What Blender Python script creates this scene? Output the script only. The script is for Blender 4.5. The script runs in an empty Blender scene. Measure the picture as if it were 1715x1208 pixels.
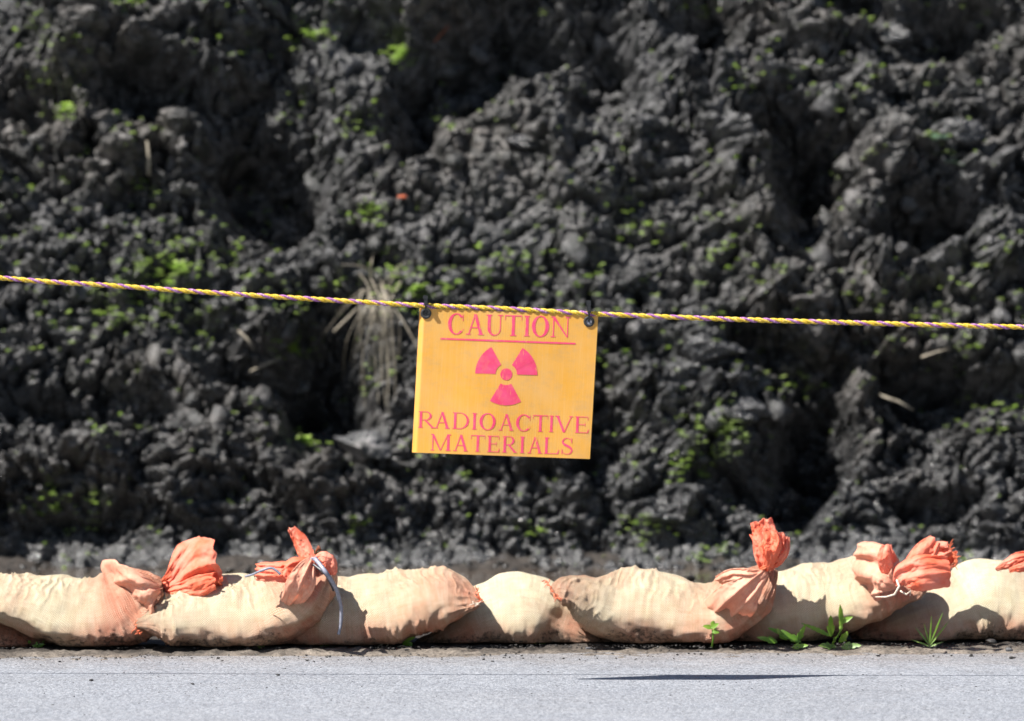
import bpy, math, random
import numpy as np
from mathutils import Vector, Matrix

random.seed(7); np.random.seed(7)
SC = bpy.context.scene
COL = SC.collection

# ---------------------------------------------------------------- camera
FPX = 9528.0                      # focal length in photo pixels (200 mm lens)
PITCH = math.atan(231 / FPX)
CAM = Vector((0, -11.0, 0.90))
cd = bpy.data.cameras.new('camera'); cam = bpy.data.objects.new('camera', cd); COL.objects.link(cam)
cam.location = CAM; cam.rotation_euler = (math.radians(90) - PITCH, 0, 0)
cd.sensor_width = 36; cd.lens = 36 * FPX / 1715; cd.clip_end = 2000
cd.dof.use_dof = True; cd.dof.focus_distance = 11.42; cd.dof.aperture_fstop = 4.6
cd.dof.aperture_blades = 9
SC.camera = cam

# ---------------------------------------------------------------- light
SUN = Vector((-0.70, -0.41, 1.0)).normalized()
w = bpy.data.worlds.new('World'); SC.world = w; w.use_nodes = True
nt = w.node_tree; nt.nodes.clear()
sky = nt.nodes.new('ShaderNodeTexSky'); sky.sky_type = 'NISHITA'; sky.sun_disc = False
sky.sun_elevation = math.asin(SUN.z); sky.sun_rotation = math.atan2(SUN.x, SUN.y) % (2 * math.pi)
bgn = nt.nodes.new('ShaderNodeBackground'); bgn.inputs[1].default_value = 0.05
wo = nt.nodes.new('ShaderNodeOutputWorld')
nt.links.new(sky.outputs[0], bgn.inputs[0]); nt.links.new(bgn.outputs[0], wo.inputs[0])
sl = bpy.data.lights.new('sun', 'SUN'); sl.energy = 5.0; sl.angle = math.radians(0.5); sl.color = (1.0, 0.955, 0.89)
so = bpy.data.objects.new('sun', sl); COL.objects.link(so)
so.rotation_euler = (-SUN).to_track_quat('-Z', 'Y').to_euler(); so.location = (-5, -3, 8)
SC.view_settings.view_transform = 'Standard'; SC.view_settings.look = 'None'
SC.view_settings.gamma = 1; SC.view_settings.use_curve_mapping = False
SC.view_settings.exposure = 1.1

# ---------------------------------------------------------------- pixel <-> world
cp, sp = math.cos(PITCH), math.sin(PITCH)
def P(px, py, y):
    """point of the plane Y = y seen at photo pixel (px, py)"""
    a = (px - 857.5) / FPX; b = -(py - 604.0) / FPX
    dx, dy, dz = a, cp + b * sp, b * cp - sp
    t = (y - CAM.y) / dy
    return Vector((dx * t, y, CAM.z + dz * t))
def project(X, Y, Z):
    dy = Y - CAM.y; dz = Z - CAM.z
    dep = dy * cp - dz * sp; up = dy * sp + dz * cp
    return 857.5 + FPX * X / dep, 604.0 - FPX * up / dep, dep
def ground_at(px, py, z=0.0):
    a = (px - 857.5) / FPX; b = -(py - 604.0) / FPX
    dx, dy, dz = a, cp + b * sp, b * cp - sp
    t = (z - CAM.z) / dz
    return Vector((dx * t, CAM.y + dy * t, z))

# ---------------------------------------------------------------- noise (numpy)
def _h(ix, iy, seed):
    a = (ix.astype(np.int64) * 374761393 + iy.astype(np.int64) * 668265263 + seed * 1442695041) & 0xffffffff
    a = ((a ^ (a >> 13)) * 1274126177) & 0xffffffff
    a = (a ^ (a >> 16)) & 0xffffffff
    a = (a * 2246822519) & 0xffffffff
    a = a ^ (a >> 15)
    return (a & 0xffffff) / float(0x1000000)
def perlin(x, y, seed=0):
    x = np.asarray(x, float); y = np.asarray(y, float)
    ix = np.floor(x); iy = np.floor(y); fx = x - ix; fy = y - iy
    def g(ox, oy):
        t = _h(ix + ox, iy + oy, seed) * 2 * np.pi
        return np.cos(t) * (fx - ox) + np.sin(t) * (fy - oy)
    ux = fx * fx * fx * (fx * (fx * 6 - 15) + 10); uy = fy * fy * fy * (fy * (fy * 6 - 15) + 10)
    a = g(0, 0) * (1 - ux) + g(1, 0) * ux; b = g(0, 1) * (1 - ux) + g(1, 1) * ux
    return 1.5 * (a * (1 - uy) + b * uy)
def fbm(x, y, seed, octv=4, gain=.5):
    s = 0; a = 1
    for i in range(octv):
        s = s + a * perlin(x * 2 ** i + i * 7.3, y * 2 ** i - i * 3.1, seed + i); a *= gain
    return s
def worley(x, y, seed=0):
    """distance to nearest jittered point and that cell's random value"""
    ix = np.floor(x); iy = np.floor(y)
    best = np.full(np.shape(x), 9.0); val = np.zeros(np.shape(x))
    for ox in (-1, 0, 1):
        for oy in (-1, 0, 1):
            cx = ix + ox; cy = iy + oy
            qx = cx + _h(cx, cy, seed); qy = cy + _h(cx, cy, seed + 51)
            d = np.hypot(x - qx, y - qy); m = d < best
            best = np.where(m, d, best); val = np.where(m, _h(cx, cy, seed + 99), val)
    return best, val
def sstep(a, b, x):
    t = np.clip((x - a) / (b - a), 0, 1); return t * t * (3 - 2 * t)

# ---------------------------------------------------------------- mesh helpers
def mesh_np(name, V, F, mats=(), smooth=True, uv=None, attrs=None):
    V = np.asarray(V, np.float32); F = np.asarray(F, np.int32); k = F.shape[1]
    me = bpy.data.meshes.new(name)
    me.vertices.add(len(V)); me.vertices.foreach_set('co', V.ravel())
    me.loops.add(F.size); me.loops.foreach_set('vertex_index', F.ravel())
    me.polygons.add(len(F)); me.polygons.foreach_set('loop_start', np.arange(0, F.size, k, dtype=np.int32))
    me.polygons.foreach_set('loop_total', np.full(len(F), k, np.int32))
    me.update(calc_edges=True)
    me.polygons.foreach_set('use_smooth', np.full(len(F), smooth, bool))
    if uv is not None:
        l = me.uv_layers.new(name='UVMap'); l.data.foreach_set('uv', np.asarray(uv, np.float32)[F.ravel()].ravel())
    for n, a in (attrs or {}).items():
        at = me.attributes.new(n, 'FLOAT', 'POINT'); at.data.foreach_set('value', np.asarray(a, np.float32).ravel())
    for m in mats: me.materials.append(m)
    me.validate(); return me
def grid_faces(nu, nv, wrap=False):
    """vertices indexed i*nv + j"""
    jn = nv if wrap else nv - 1
    i, j = np.meshgrid(np.arange(nu - 1), np.arange(jn), indexing='ij')
    j2 = (j + 1) % nv
    return np.stack([i * nv + j, (i + 1) * nv + j, (i + 1) * nv + j2, i * nv + j2], -1).reshape(-1, 4)
def obj(name, me, parent=None, label=None, cat=None, group=None, kind=None, loc=None):
    o = bpy.data.objects.new(name, me); COL.objects.link(o)
    if loc is not None: o.location = loc
    if parent is not None:
        o.parent = parent; o.matrix_parent_inverse = Matrix.Translation(parent.location).inverted()
    if label: o['label'] = label
    if cat: o['category'] = cat
    if group: o['group'] = group
    if kind: o['kind'] = kind
    return o
def empty(name, loc, label, cat, group=None):
    return obj(name, None, None, label, cat, group, loc=loc)
def pymesh(name, V, F, mat, smooth=False):
    me = bpy.data.meshes.new(name); me.from_pydata([tuple(v) for v in V], [], F); me.update()
    if smooth:
        for p in me.polygons: p.use_smooth = True
    me.materials.append(mat); return me
def tube(path, rad, n=8, cap=True):
    """path list of Vector; rad float or list -> V, F"""
    path = [Vector(p) for p in path]; V = []; F = []
    m = len(path)
    for i, p in enumerate(path):
        t = (path[min(i + 1, m - 1)] - path[max(i - 1, 0)]).normalized()
        a = t.cross(Vector((0, 1, 0)));
        if a.length < .1: a = t.cross(Vector((1, 0, 0)))
        a.normalize(); b = t.cross(a).normalized()
        r = rad[i] if hasattr(rad, '__len__') else rad
        for k in range(n):
            th = 2 * math.pi * k / n
            V.append(p + a * (r * math.cos(th)) + b * (r * math.sin(th)))
    for i in range(m - 1):
        for k in range(n):
            k2 = (k + 1) % n
            F.append((i * n + k, i * n + k2, (i + 1) * n + k2, (i + 1) * n + k))
    if cap:
        F.append(tuple(range(n))[::-1]); F.append(tuple((m - 1) * n + k for k in range(n)))
    return V, F
def box(V, F, a, b):
    n = len(V)
    for z in (a[2], b[2]):
        for x, y in ((a[0], a[1]), (b[0], a[1]), (b[0], b[1]), (a[0], b[1])): V.append(Vector((x, y, z)))
    for f in ((3, 2, 1, 0), (4, 5, 6, 7), (0, 1, 5, 4), (1, 2, 6, 5), (2, 3, 7, 6), (3, 0, 4, 7)):
        F.append(tuple(n + q for q in f))
def catmull(pts, n):
    pts = np.asarray(pts, float); m = len(pts)
    t = np.linspace(0, m - 1, n); i = np.minimum(t.astype(int), m - 2); f = (t - i)[:, None]
    p0 = pts[np.maximum(i - 1, 0)]; p1 = pts[i]; p2 = pts[i + 1]; p3 = pts[np.minimum(i + 2, m - 1)]
    return .5 * ((2 * p1) + (p2 - p0) * f + (2 * p0 - 5 * p1 + 4 * p2 - p3) * f ** 2 + (3 * p1 - p0 - 3 * p2 + p3) * f ** 3)

# ---------------------------------------------------------------- materials
class NT:
    def __init__(s, name):
        s.m = bpy.data.materials.new(name); s.m.use_nodes = True; s.t = s.m.node_tree
        s.b = s.t.nodes['Principled BSDF']; s.o = s.t.nodes['Material Output']
    def n(s, kind, **kw):
        x = s.t.nodes.new('ShaderNode' + kind)
        for k, v in kw.items():
            if k in x.inputs.keys(): s.set(x, k, v)
            else: setattr(x, k, v)
        return x
    def set(s, node, k, v):
        if isinstance(v, bpy.types.NodeSocket): s.t.links.new(v, node.inputs[k])
        else: node.inputs[k].default_value = v
    def noise(s, vec, scale, detail=4, rough=.5, dist=0):
        x = s.n('TexNoise'); x.inputs['Scale'].default_value = scale; x.inputs['Detail'].default_value = detail
        x.inputs['Roughness'].default_value = rough; x.inputs['Distortion'].default_value = dist
        if vec is not None: s.t.links.new(vec, x.inputs['Vector'])
        return x.outputs['Fac']
    def ramp(s, fac, a, b, ca=(0, 0, 0, 1), cb=(1, 1, 1, 1)):
        x = s.n('ValToRGB'); e = x.color_ramp.elements
        e[0].position = a; e[1].position = b; e[0].color = ca; e[1].color = cb
        s.t.links.new(fac, x.inputs[0]); return x.outputs[0]
    def mix(s, fac, a, b, mode='MIX'):
        x = s.n('MixRGB', blend_type=mode)
        for k, v in ((0, fac), (1, a), (2, b)):
            if isinstance(v, bpy.types.NodeSocket): s.t.links.new(v, x.inputs[k])
            elif k == 0: x.inputs[0].default_value = v
            else: x.inputs[k].default_value = (*v, 1) if len(v) == 3 else v
        return x.outputs[0]
    def math(s, op, a, b=None, clamp=False):
        x = s.n('Math', operation=op); x.use_clamp = clamp
        for k, v in ((0, a), (1, b)):
            if v is None: continue
            if isinstance(v, bpy.types.NodeSocket): s.t.links.new(v, x.inputs[k])
            else: x.inputs[k].default_value = v
        return x.outputs[0]
    def bump(s, h, strength, dist, prev=None):
        x = s.n('Bump'); x.inputs['Strength'].default_value = strength; x.inputs['Distance'].default_value = dist
        s.t.links.new(h, x.inputs['Height'])
        if prev is not None: s.t.links.new(prev, x.inputs['Normal'])
        return x.outputs[0]
    def obj(s): return s.n('TexCoord').outputs['Object']
    def uv(s): return s.n('TexCoord').outputs['UV']
    def attr(s, nm):
        x = s.n('Attribute'); x.attribute_name = nm; return x.outputs['Fac']
    def base(s, c): s.set(s.b, 'Base Color', c if isinstance(c, bpy.types.NodeSocket) else (*c, 1))
    def add_translucent(s, col, fac):
        tr = s.n('BsdfTranslucent'); s.set(tr, 'Color', col if isinstance(col, bpy.types.NodeSocket) else (*col, 1))
        mx = s.n('MixShader'); mx.inputs[0].default_value = fac
        s.t.links.new(s.b.outputs[0], mx.inputs[1]); s.t.links.new(tr.outputs[0], mx.inputs[2])
        s.t.links.new(mx.outputs[0], s.o.inputs[0])

def simple(name, col, rough=.6, spec=.4, var=0.15, scale=60, bump=0.0, trans=0):
    m = NT(name); v = m.obj(); n = m.noise(v, scale, 3)
    c0 = tuple(x * (1 - var) for x in col); c1 = tuple(min(1, x * (1 + var)) for x in col)
    c = m.ramp(n, .3, .7, (*c0, 1), (*c1, 1)); m.base(c)
    m.set(m.b, 'Roughness', rough); m.set(m.b, 'Specular IOR Level', spec)
    if bump: m.set(m.b, 'Normal', m.bump(n, bump, .002))
    if trans: m.add_translucent(c, trans)
    return m.m

def mat_soil(name, wet_z=0.45, light=1.0):
    m = NT(name); v = m.obj()
    big = m.noise(v, 1.6, 3); mid = m.noise(v, 22, 5, .6); fine = m.noise(v, 140, 5, .65)
    c = m.ramp(mid, .41, .72, (.010 * light, .0117 * light, .0117 * light, 1), (.165 * light, .163 * light, .170 * light, 1))
    c = m.mix(m.ramp(big, .45, .7), c, m.mix(1.0, c, (1.12, 1.0, .86), 'MULTIPLY'))
    c = m.mix(m.ramp(fine, .35, .75), m.mix(1.0, c, (.65, .65, .65), 'MULTIPLY'), c)
    sep = m.n('SeparateXYZ'); m.t.links.new(v, sep.inputs[0])
    wn = m.math('ADD', sep.outputs[2], m.math('MULTIPLY', m.math('SUBTRACT', big, .5), 1.2))
    wet = m.ramp(wn, wet_z * .3, wet_z * 1.6, (1, 1, 1, 1), (0, 0, 0, 1))
    c = m.mix(m.math('MULTIPLY', wet, .75), c, (.016, .017, .020))
    m.base(c)
    m.set(m.b, 'Roughness', m.math('SUBTRACT', m.ramp(m.noise(v, 35, 3), .35, .65, (.30, .30, .30, 1), (.52, .52, .52, 1)), m.math('MULTIPLY', wet, .12)))
    m.set(m.b, 'Specular IOR Level', m.math('ADD', .8, m.math('MULTIPLY', wet, .2)))
    nb = m.bump(m.noise(v, 60, 6, .65), .9, .010)
    nb = m.bump(fine, .7, .004, nb)
    m.set(m.b, 'Normal', nb)
    return m.m

def mat_verge():
    m = NT('dusty_dirt'); v = m.obj()
    n1 = m.noise(v, 40, 6, .65); n2 = m.noise(v, 170, 4, .6)
    dry = m.ramp(n1, .35, .68, (.085, .072, .060, 1), (.25, .215, .18, 1))
    wet = m.ramp(n1, .35, .68, (.016, .013, .011, 1), (.055, .045, .038, 1))
    sep = m.n('SeparateXYZ'); m.t.links.new(v, sep.inputs[0])
    t = m.math('ADD', m.math('SUBTRACT', sep.outputs[1], m.math('MULTIPLY', sep.outputs[0], .075)), m.math('MULTIPLY', m.math('SUBTRACT', m.noise(v, 8, 4), .5), .3))
    c = m.mix(m.ramp(t, .84, .96), dry, wet)
    c = m.mix(m.ramp(n2, .36, .5), m.mix(1.0, c, (.45, .45, .45), 'MULTIPLY'), c)
    m.base(c); m.set(m.b, 'Roughness', m.ramp(t, 1.7, 2.0, (.8, .8, .8, 1), (.30, .30, .30, 1))); m.set(m.b, 'Specular IOR Level', .45)
    m.set(m.b, 'Normal', m.bump(n2, .7, .002, m.bump(n1, .5, .006)))
    return m.m

def mat_road():
    m = NT('asphalt'); v = m.obj()
    vor = m.n('TexVoronoi'); vor.inputs['Scale'].default_value = 190; m.t.links.new(v, vor.inputs['Vector'])
    cell = m.n('SeparateXYZ'); m.t.links.new(vor.outputs['Color'], cell.inputs[0])
    c = m.ramp(cell.outputs[0], .0, 1.0, (.125, .133, .150, 1), (.33, .347, .382, 1))
    dark = m.ramp(m.noise(v, 300, 3, .6), .34, .42)
    c = m.mix(dark, (.07, .07, .08), c)
    c = m.mix(m.ramp(m.noise(v, 210, 3, .6), .60, .66), c, (.55, .55, .57))
    c = m.mix(m.ramp(m.noise(v, 6, 4, .6), .35, .75), c, m.mix(1.0, c, (.86, .87, .89), 'MULTIPLY'))
    c = m.mix(m.math('MULTIPLY', m.ramp(m.noise(v, 2.2, 6, .65), .45, .7), .35), c, m.mix(1.0, c, (.72, .70, .68), 'MULTIPLY'))
    # dusty brown towards the dirt edge
    sep = m.n('SeparateXYZ'); m.t.links.new(v, sep.inputs[0])
    edge = m.math('ADD', sep.outputs[1], m.math('MULTIPLY', m.math('SUBTRACT', m.noise(v, 9, 4), .5), .5))
    e = m.ramp(edge, .42, .95)
    c = m.mix(m.math('MULTIPLY', e, .8), c, m.mix(1.0, c, (.80, .70, .60), 'MULTIPLY'))
    m.base(c); m.set(m.b, 'Roughness', .78); m.set(m.b, 'Specular IOR Level', .35)
    h = m.math('SUBTRACT', 1.0, vor.outputs['Distance'])
    nb = m.bump(h, .8, .0016); nb = m.bump(m.noise(v, 420, 3), .5, .0010, nb)
    m.set(m.b, 'Normal', nb)
    return m.m

def mat_sack():
    m = NT('woven_sack'); uv = m.uv(); v = m.obj()
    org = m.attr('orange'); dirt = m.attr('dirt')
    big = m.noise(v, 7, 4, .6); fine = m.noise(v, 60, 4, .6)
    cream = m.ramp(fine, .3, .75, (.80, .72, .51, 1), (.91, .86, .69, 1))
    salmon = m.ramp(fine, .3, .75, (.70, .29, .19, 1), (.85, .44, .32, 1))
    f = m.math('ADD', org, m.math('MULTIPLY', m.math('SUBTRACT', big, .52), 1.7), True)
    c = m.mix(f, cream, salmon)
    rnd = m.n('ObjectInfo').outputs['Random']
    c = m.mix(1.0, c, m.ramp(rnd, 0, 1, (1.0, .90, .84, 1), (.98, 1.0, .97, 1)), 'MULTIPLY')
    # faded streaks running with the weave
    mp = m.n('Mapping'); mp.inputs['Scale'].default_value = (60, 4, 1); m.t.links.new(uv, mp.inputs[0])
    st = m.noise(mp.outputs[0], 1.0, 4, .6)
    c = m.mix(m.math('MULTIPLY', m.ramp(st, .45, .75), .38), c, (.90, .84, .68))
    # woven tapes
    def wave(axis, sc):
        mm = m.n('SeparateXYZ'); m.t.links.new(uv, mm.inputs[0])
        return m.math('SINE', m.math('MULTIPLY', mm.outputs[axis], 2 * math.pi * sc))
    wx = wave(0, 185); wy = wave(1, 185)
    weave = m.math('MULTIPLY', wx, wy)
    gap = m.ramp(weave, -.9, .1)
    c = m.mix(m.math('MULTIPLY', m.math('SUBTRACT', 1.0, gap), .5), c, m.mix(1.0, c, (.45, .36, .28), 'MULTIPLY'))  # gaps between tapes darkened in the colour, painting small-scale occlusion
    mp2 = m.n('Mapping'); mp2.inputs['Scale'].default_value = (14, 420, 1); m.t.links.new(uv, mp2.inputs[0])
    mp3 = m.n('Mapping'); mp3.inputs['Scale'].default_value = (420, 10, 1); m.t.links.new(uv, mp3.inputs[0])
    thr = m.math('MULTIPLY', m.noise(mp2.outputs[0], 1, 2), m.noise(mp3.outputs[0], 1, 2))
    c = m.mix(m.math('MULTIPLY', m.ramp(thr, .12, .34, (1, 1, 1, 1), (0, 0, 0, 1)), .38), c, m.mix(1.0, c, (.62, .50, .40), 'MULTIPLY'))
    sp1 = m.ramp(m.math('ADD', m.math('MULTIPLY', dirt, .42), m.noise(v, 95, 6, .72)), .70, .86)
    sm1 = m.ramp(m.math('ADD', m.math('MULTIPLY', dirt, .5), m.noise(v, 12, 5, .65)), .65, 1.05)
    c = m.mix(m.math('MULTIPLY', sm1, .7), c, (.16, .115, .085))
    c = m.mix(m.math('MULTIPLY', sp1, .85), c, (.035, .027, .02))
    m.base(c); m.set(m.b, 'Roughness', .62); m.set(m.b, 'Specular IOR Level', .35)
    nb = m.bump(weave, .9, .0020); nb = m.bump(m.noise(mp.outputs[0], 2.2, 5, .65), .3, .003, nb)
    nb = m.bump(m.noise(v, 45, 4), .3, .004, nb)
    m.set(m.b, 'Normal', nb)
    return m.m
def mat_cloth(name='orange_sack_cloth', pale=0.0):
    m = NT(name); uv = m.uv(); v = m.obj()
    big = m.noise(v, 14, 4, .6); fine = m.noise(v, 90, 4, .6)
    c = m.ramp(fine, .3, .75, (.90, .19, .09, 1), (.95, .28, .16, 1))
    c = m.mix(m.math('MULTIPLY', m.ramp(big, .40, .66), .7), c, (.94, .48, .37))
    if pale: c = m.mix(pale, c, m.ramp(fine, .3, .75, (.74, .44, .31, 1), (.86, .62, .46, 1)))
    m.base(c); m.set(m.b, 'Roughness', .55); m.set(m.b, 'Specular IOR Level', .4)
    mp = m.n('Mapping'); mp.inputs['Scale'].default_value = (25, 50, 1); m.t.links.new(uv, mp.inputs[0])
    nb = m.bump(m.noise(mp.outputs[0], 1.2, 4, .55), .5, .004)
    sx = m.n('SeparateXYZ'); m.t.links.new(uv, sx.inputs[0])
    wv = m.math('MULTIPLY', m.math('SINE', m.math('MULTIPLY', sx.outputs[0], 2100)), m.math('SINE', m.math('MULTIPLY', sx.outputs[1], 2100)))
    nb = m.bump(wv, .35, .0007, nb)
    m.set(m.b, 'Normal', nb)
    m.add_translucent(c, .38)
    return m.m
def mat_leaf(name, c0, c1, trans=.3):
    m = NT(name); v = m.obj()
    c = m.ramp(m.noise(v, 25, 3), .3, .7, (*c0, 1), (*c1, 1))
    c = m.mix(m.ramp(m.noise(v, 9, 3), .5, .72), c, m.mix(.5, c, (.48, .54, .36))); m.base(c)
    m.set(m.b, 'Roughness', .45); m.set(m.b, 'Specular IOR Level', .45); m.add_translucent(c, trans)
    return m.m
def mat_sign():
    m = NT('faded_yellow_plastic'); uv = m.uv(); v = m.obj()
    mp = m.n('Mapping'); mp.inputs['Scale'].default_value = (90, 2.2, 1); m.t.links.new(uv, mp.inputs[0])
    streak = m.noise(mp.outputs[0], 1.0, 5, .6); cloud = m.noise(uv, 3.2, 4, .55)
    c = m.ramp(cloud, .3, .7, (.83, .435, .052, 1), (.83, .49, .145, 1))
    c = m.mix(m.math('MULTIPLY', m.ramp(streak, .45, .75), .30), c, (.86, .60, .26))
    grime = m.ramp(m.noise(uv, 9, 8, .75), .48, .72)
    c = m.mix(m.math('MULTIPLY', grime, .38), c, (.50, .36, .22))
    m.base(c); m.set(m.b, 'Roughness', .48); m.set(m.b, 'Specular IOR Level', .35)
    sx = m.n('SeparateXYZ'); m.t.links.new(uv, sx.inputs[0])
    fl = m.math('SINE', m.math('MULTIPLY', sx.outputs[0], 2 * math.pi * 78))
    m.set(m.b, 'Normal', m.bump(fl, .10, .0004)); m.add_translucent(c, .35)
    return m.m
def mat_print():
    m = NT('magenta_print'); v = m.obj()
    mp = m.n('Mapping'); mp.inputs['Scale'].default_value = (420, 60, 45); m.t.links.new(v, mp.inputs[0])
    crack = m.ramp(m.noise(mp.outputs[0], 1.0, 3, .6), .60, .64)
    patch = m.ramp(m.noise(v, 26, 3), .48, .62)
    c = m.ramp(m.noise(v, 50, 3), .3, .7, (.78, .055, .15, 1), (.82, .09, .23, 1))
    c = m.mix(m.math('MULTIPLY', m.ramp(m.noise(v, 45, 6, .7), .5, .75), .35), c, (.84, .36, .16))
    c = m.mix(m.math('MULTIPLY', m.math('MULTIPLY', crack, patch), .9), c, (.80, .42, .10))
    m.base(c); m.set(m.b, 'Roughness', .5); m.add_translucent(c, .25)
    return m.m
def mat_strand(name, col, col2):
    m = NT(name); uv = m.uv()
    sx = m.n('SeparateXYZ'); m.t.links.new(uv, sx.inputs[0])
    wv = m.math('SINE', m.math('ADD', m.math('MULTIPLY', sx.outputs[0], 2 * math.pi * 260), m.math('MULTIPLY', sx.outputs[1], 2 * math.pi * 2)))
    c = m.mix(m.ramp(wv, -.9, -.1), tuple(x * .55 for x in col), col)
    c = m.mix(m.ramp(m.noise(m.obj(), 220, 3), .5, .75), c, col2)
    m.base(c); m.set(m.b, 'Roughness', .5); m.set(m.b, 'Normal', m.bump(wv, .6, .0006))
    m.add_translucent(c, .12)
    return m.m
def mat_water():
    m = NT('muddy_water'); v = m.obj()
    m.base(m.ramp(m.noise(v, 3, 4), .35, .7, (.05, .037, .028, 1), (.10, .078, .06, 1)))
    m.set(m.b, 'Roughness', .12); m.set(m.b, 'Specular IOR Level', .5); m.set(m.b, 'IOR', 1.33)
    m.set(m.b, 'Normal', m.bump(m.noise(v, 14, 3), .10, .01))
    return m.m

M_VERGE = mat_verge(); M_SOIL = mat_soil('dark_soil'); M_DIRT = mat_soil('wet_dirt', .25, 1.2); M_PALE = mat_soil('dry_pale_soil', .02, 2.8)
M_ROAD = mat_road(); M_SACK = mat_sack(); M_CLOTH = mat_cloth(); M_PALEC = mat_cloth('faded_sack_cloth', .72); M_SIGN = mat_sign(); M_PRINT = mat_print()
M_YEL = mat_strand('yellow_strand', (.86, .56, .02), (.9, .74, .22)); M_PUR = mat_strand('purple_strand', (.42, .13, .42), (.72, .50, .68))
M_WATER = mat_water()
M_BLACK = simple('black_plastic', (.012, .012, .013), .4, .5, .3, 200)
M_RUBBER = simple('black_rubber', (.022, .022, .024), .55, .4, .3, 200)
M_STRAP = simple('grey_plastic_strap', (.23, .24, .30), .4, .5, .25, 150)
M_WIRE = simple('dark_wire', (.05, .05, .055), .4, .5, .3, 150)
M_STRING = simple('pale_string', (.62, .52, .42), .8, .2, .2, 200)
M_RUST = simple('rust_red_stem', (.16, .05, .025), .8, .2, .3, 200)
M_STRAW = simple('dry_straw', (.27, .24, .19), .7, .3, .35, 40, trans=.15)
M_PEB = simple('grey_pebble', (.11, .11, .115), .7, .3, .4, 90, .4)
M_PEBD = simple('black_grit', (.035, .033, .032), .6, .4, .5, 90, .4)
M_SEED = mat_leaf('seedling_leaf', (.30, .48, .07), (.50, .64, .20), .42)
M_WEED = mat_leaf('weed_leaf', (.09, .22, .02), (.26, .44, .06), .35)
M_BLUEL = mat_leaf('grey_green_leaf', (.17, .30, .22), (.33, .46, .36))
M_ORB = simple('orange_scrap', (.62, .16, .08), .7, .2, .2, 90)

# ---------------------------------------------------------------- setting: ground, road
def sheet(name, x0, x1, y0, y1, z, mat):
    V = [(x0, y0, z), (x1, y0, z), (x1, y1, z), (x0, y1, z)]
    return obj(name, pymesh(name, V, [(0, 1, 2, 3)], mat), kind='structure')
sheet('ground', -300, 300, -300, 300, -.12, M_DIRT)
sheet('road', -80, 80, -60, 1.15, 0, M_ROAD)

# dirt verge under and behind the sandbags (a relief sheet, sinks below the puddle)
def front_y(x): return .925 + .075 * x      # front foot of the row of bags
nx, ny = 620, 300
xs = np.linspace(-2.4, 2.4, nx); ys = np.concatenate([np.linspace(.45, 1.3, 180), np.linspace(1.305, 4.6, 120)])
X, Y = np.meshgrid(xs, ys, indexing='ij')
ed = Y - .075 * X + .10 * fbm(X * 2.2, Y * 5, 3, 3) + .07 * fbm(X * 14, Y * 14, 4, 5, .65)
fine = fbm(X * 30, Y * 30, 8, 4)
Z = np.where(Y < 1.6, .009 * sstep(.80, 1.0, ed) + .004 * fine * sstep(.76, .95, ed) - .008 * (1 - sstep(.70, .84, ed)), 0)
Z = np.where(Y >= 1.6, .016 + .01 * fine, Z)
dip = sstep(1.75, 2.1, Y + .15 * fbm(X * 1.5, Y * 1.5, 5, 4)) * (1 - sstep(3.75, 4.2, Y + .25 * fbm(X * 2, Y * 2, 6, 4)))
Z = Z + .06 * sstep(1.18, 1.32, ed) * (1 - sstep(1.45, 1.7, ed)) * (.7 + .5 * fbm(X * 6, Y * 6, 14, 3))
Z = Z - .060 * dip + .014 * dip * fbm(X * 5, Y * 5, 12, 5)
me = mesh_np('dirt_verge', np.stack([X, Y, Z], -1).reshape(-1, 3), grid_faces(nx, ny), [M_VERGE])
obj('dirt_verge', me, kind='structure')
sheet('puddle', -2.4, 2.4, 1.7, 4.4, -.012, M_WATER)

# ---------------------------------------------------------------- soil bank
SLOPE = math.radians(57); Y0 = 4.12; ct, st_ = math.cos(SLOPE), math.sin(SLOPE)
def bank_uv(px, py):
    a = (px - 857.5) / FPX; b = -(py - 604.0) / FPX
    dx, dy, dz = a, cp + b * sp, b * cp - sp
    t = (math.tan(SLOPE) * (CAM.y - Y0) - CAM.z) / (dz - math.tan(SLOPE) * dy)
    y = CAM.y + dy * t
    return dx * t, (y - Y0) / ct
nu, nv = 940, 720
us = np.linspace(-2.3, 2.3, nu)
vs = np.concatenate([np.linspace(-.55, 2.75, nv - 60), np.linspace(2.76, 3.6, 60)])
U, Vv = np.meshgrid(us, vs, indexing='ij')
wu = U + .06 * fbm(U * 3, Vv * 3, 21, 2); wv_ = Vv + .06 * fbm(U * 3 + 9, Vv * 3, 27, 2)
wu2 = U + .012 * fbm(U * 14, Vv * 14, 22, 2); wv2 = Vv + .012 * fbm(U * 14 + 9, Vv * 14, 28, 2)
def bumps(sc, seed, pw=.5, thr=.62, w2=False):
    d, v = worley((wu2 if w2 else wu) * sc, (wv2 if w2 else wv_) * sc * 1.2, seed)
    return np.sqrt(np.clip(1 - (d / thr) ** 2, 0, 1)) * (.35 + .65 * v), v
b1, v1 = bumps(3.6, 31, thr=.72); b2, v2 = bumps(8.5, 33, thr=.68); b3, v3 = bumps(13, 35, w2=True); b4, v4 = bumps(38, 37, w2=True); b5, v5 = bumps(80, 39, w2=True)
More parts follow.
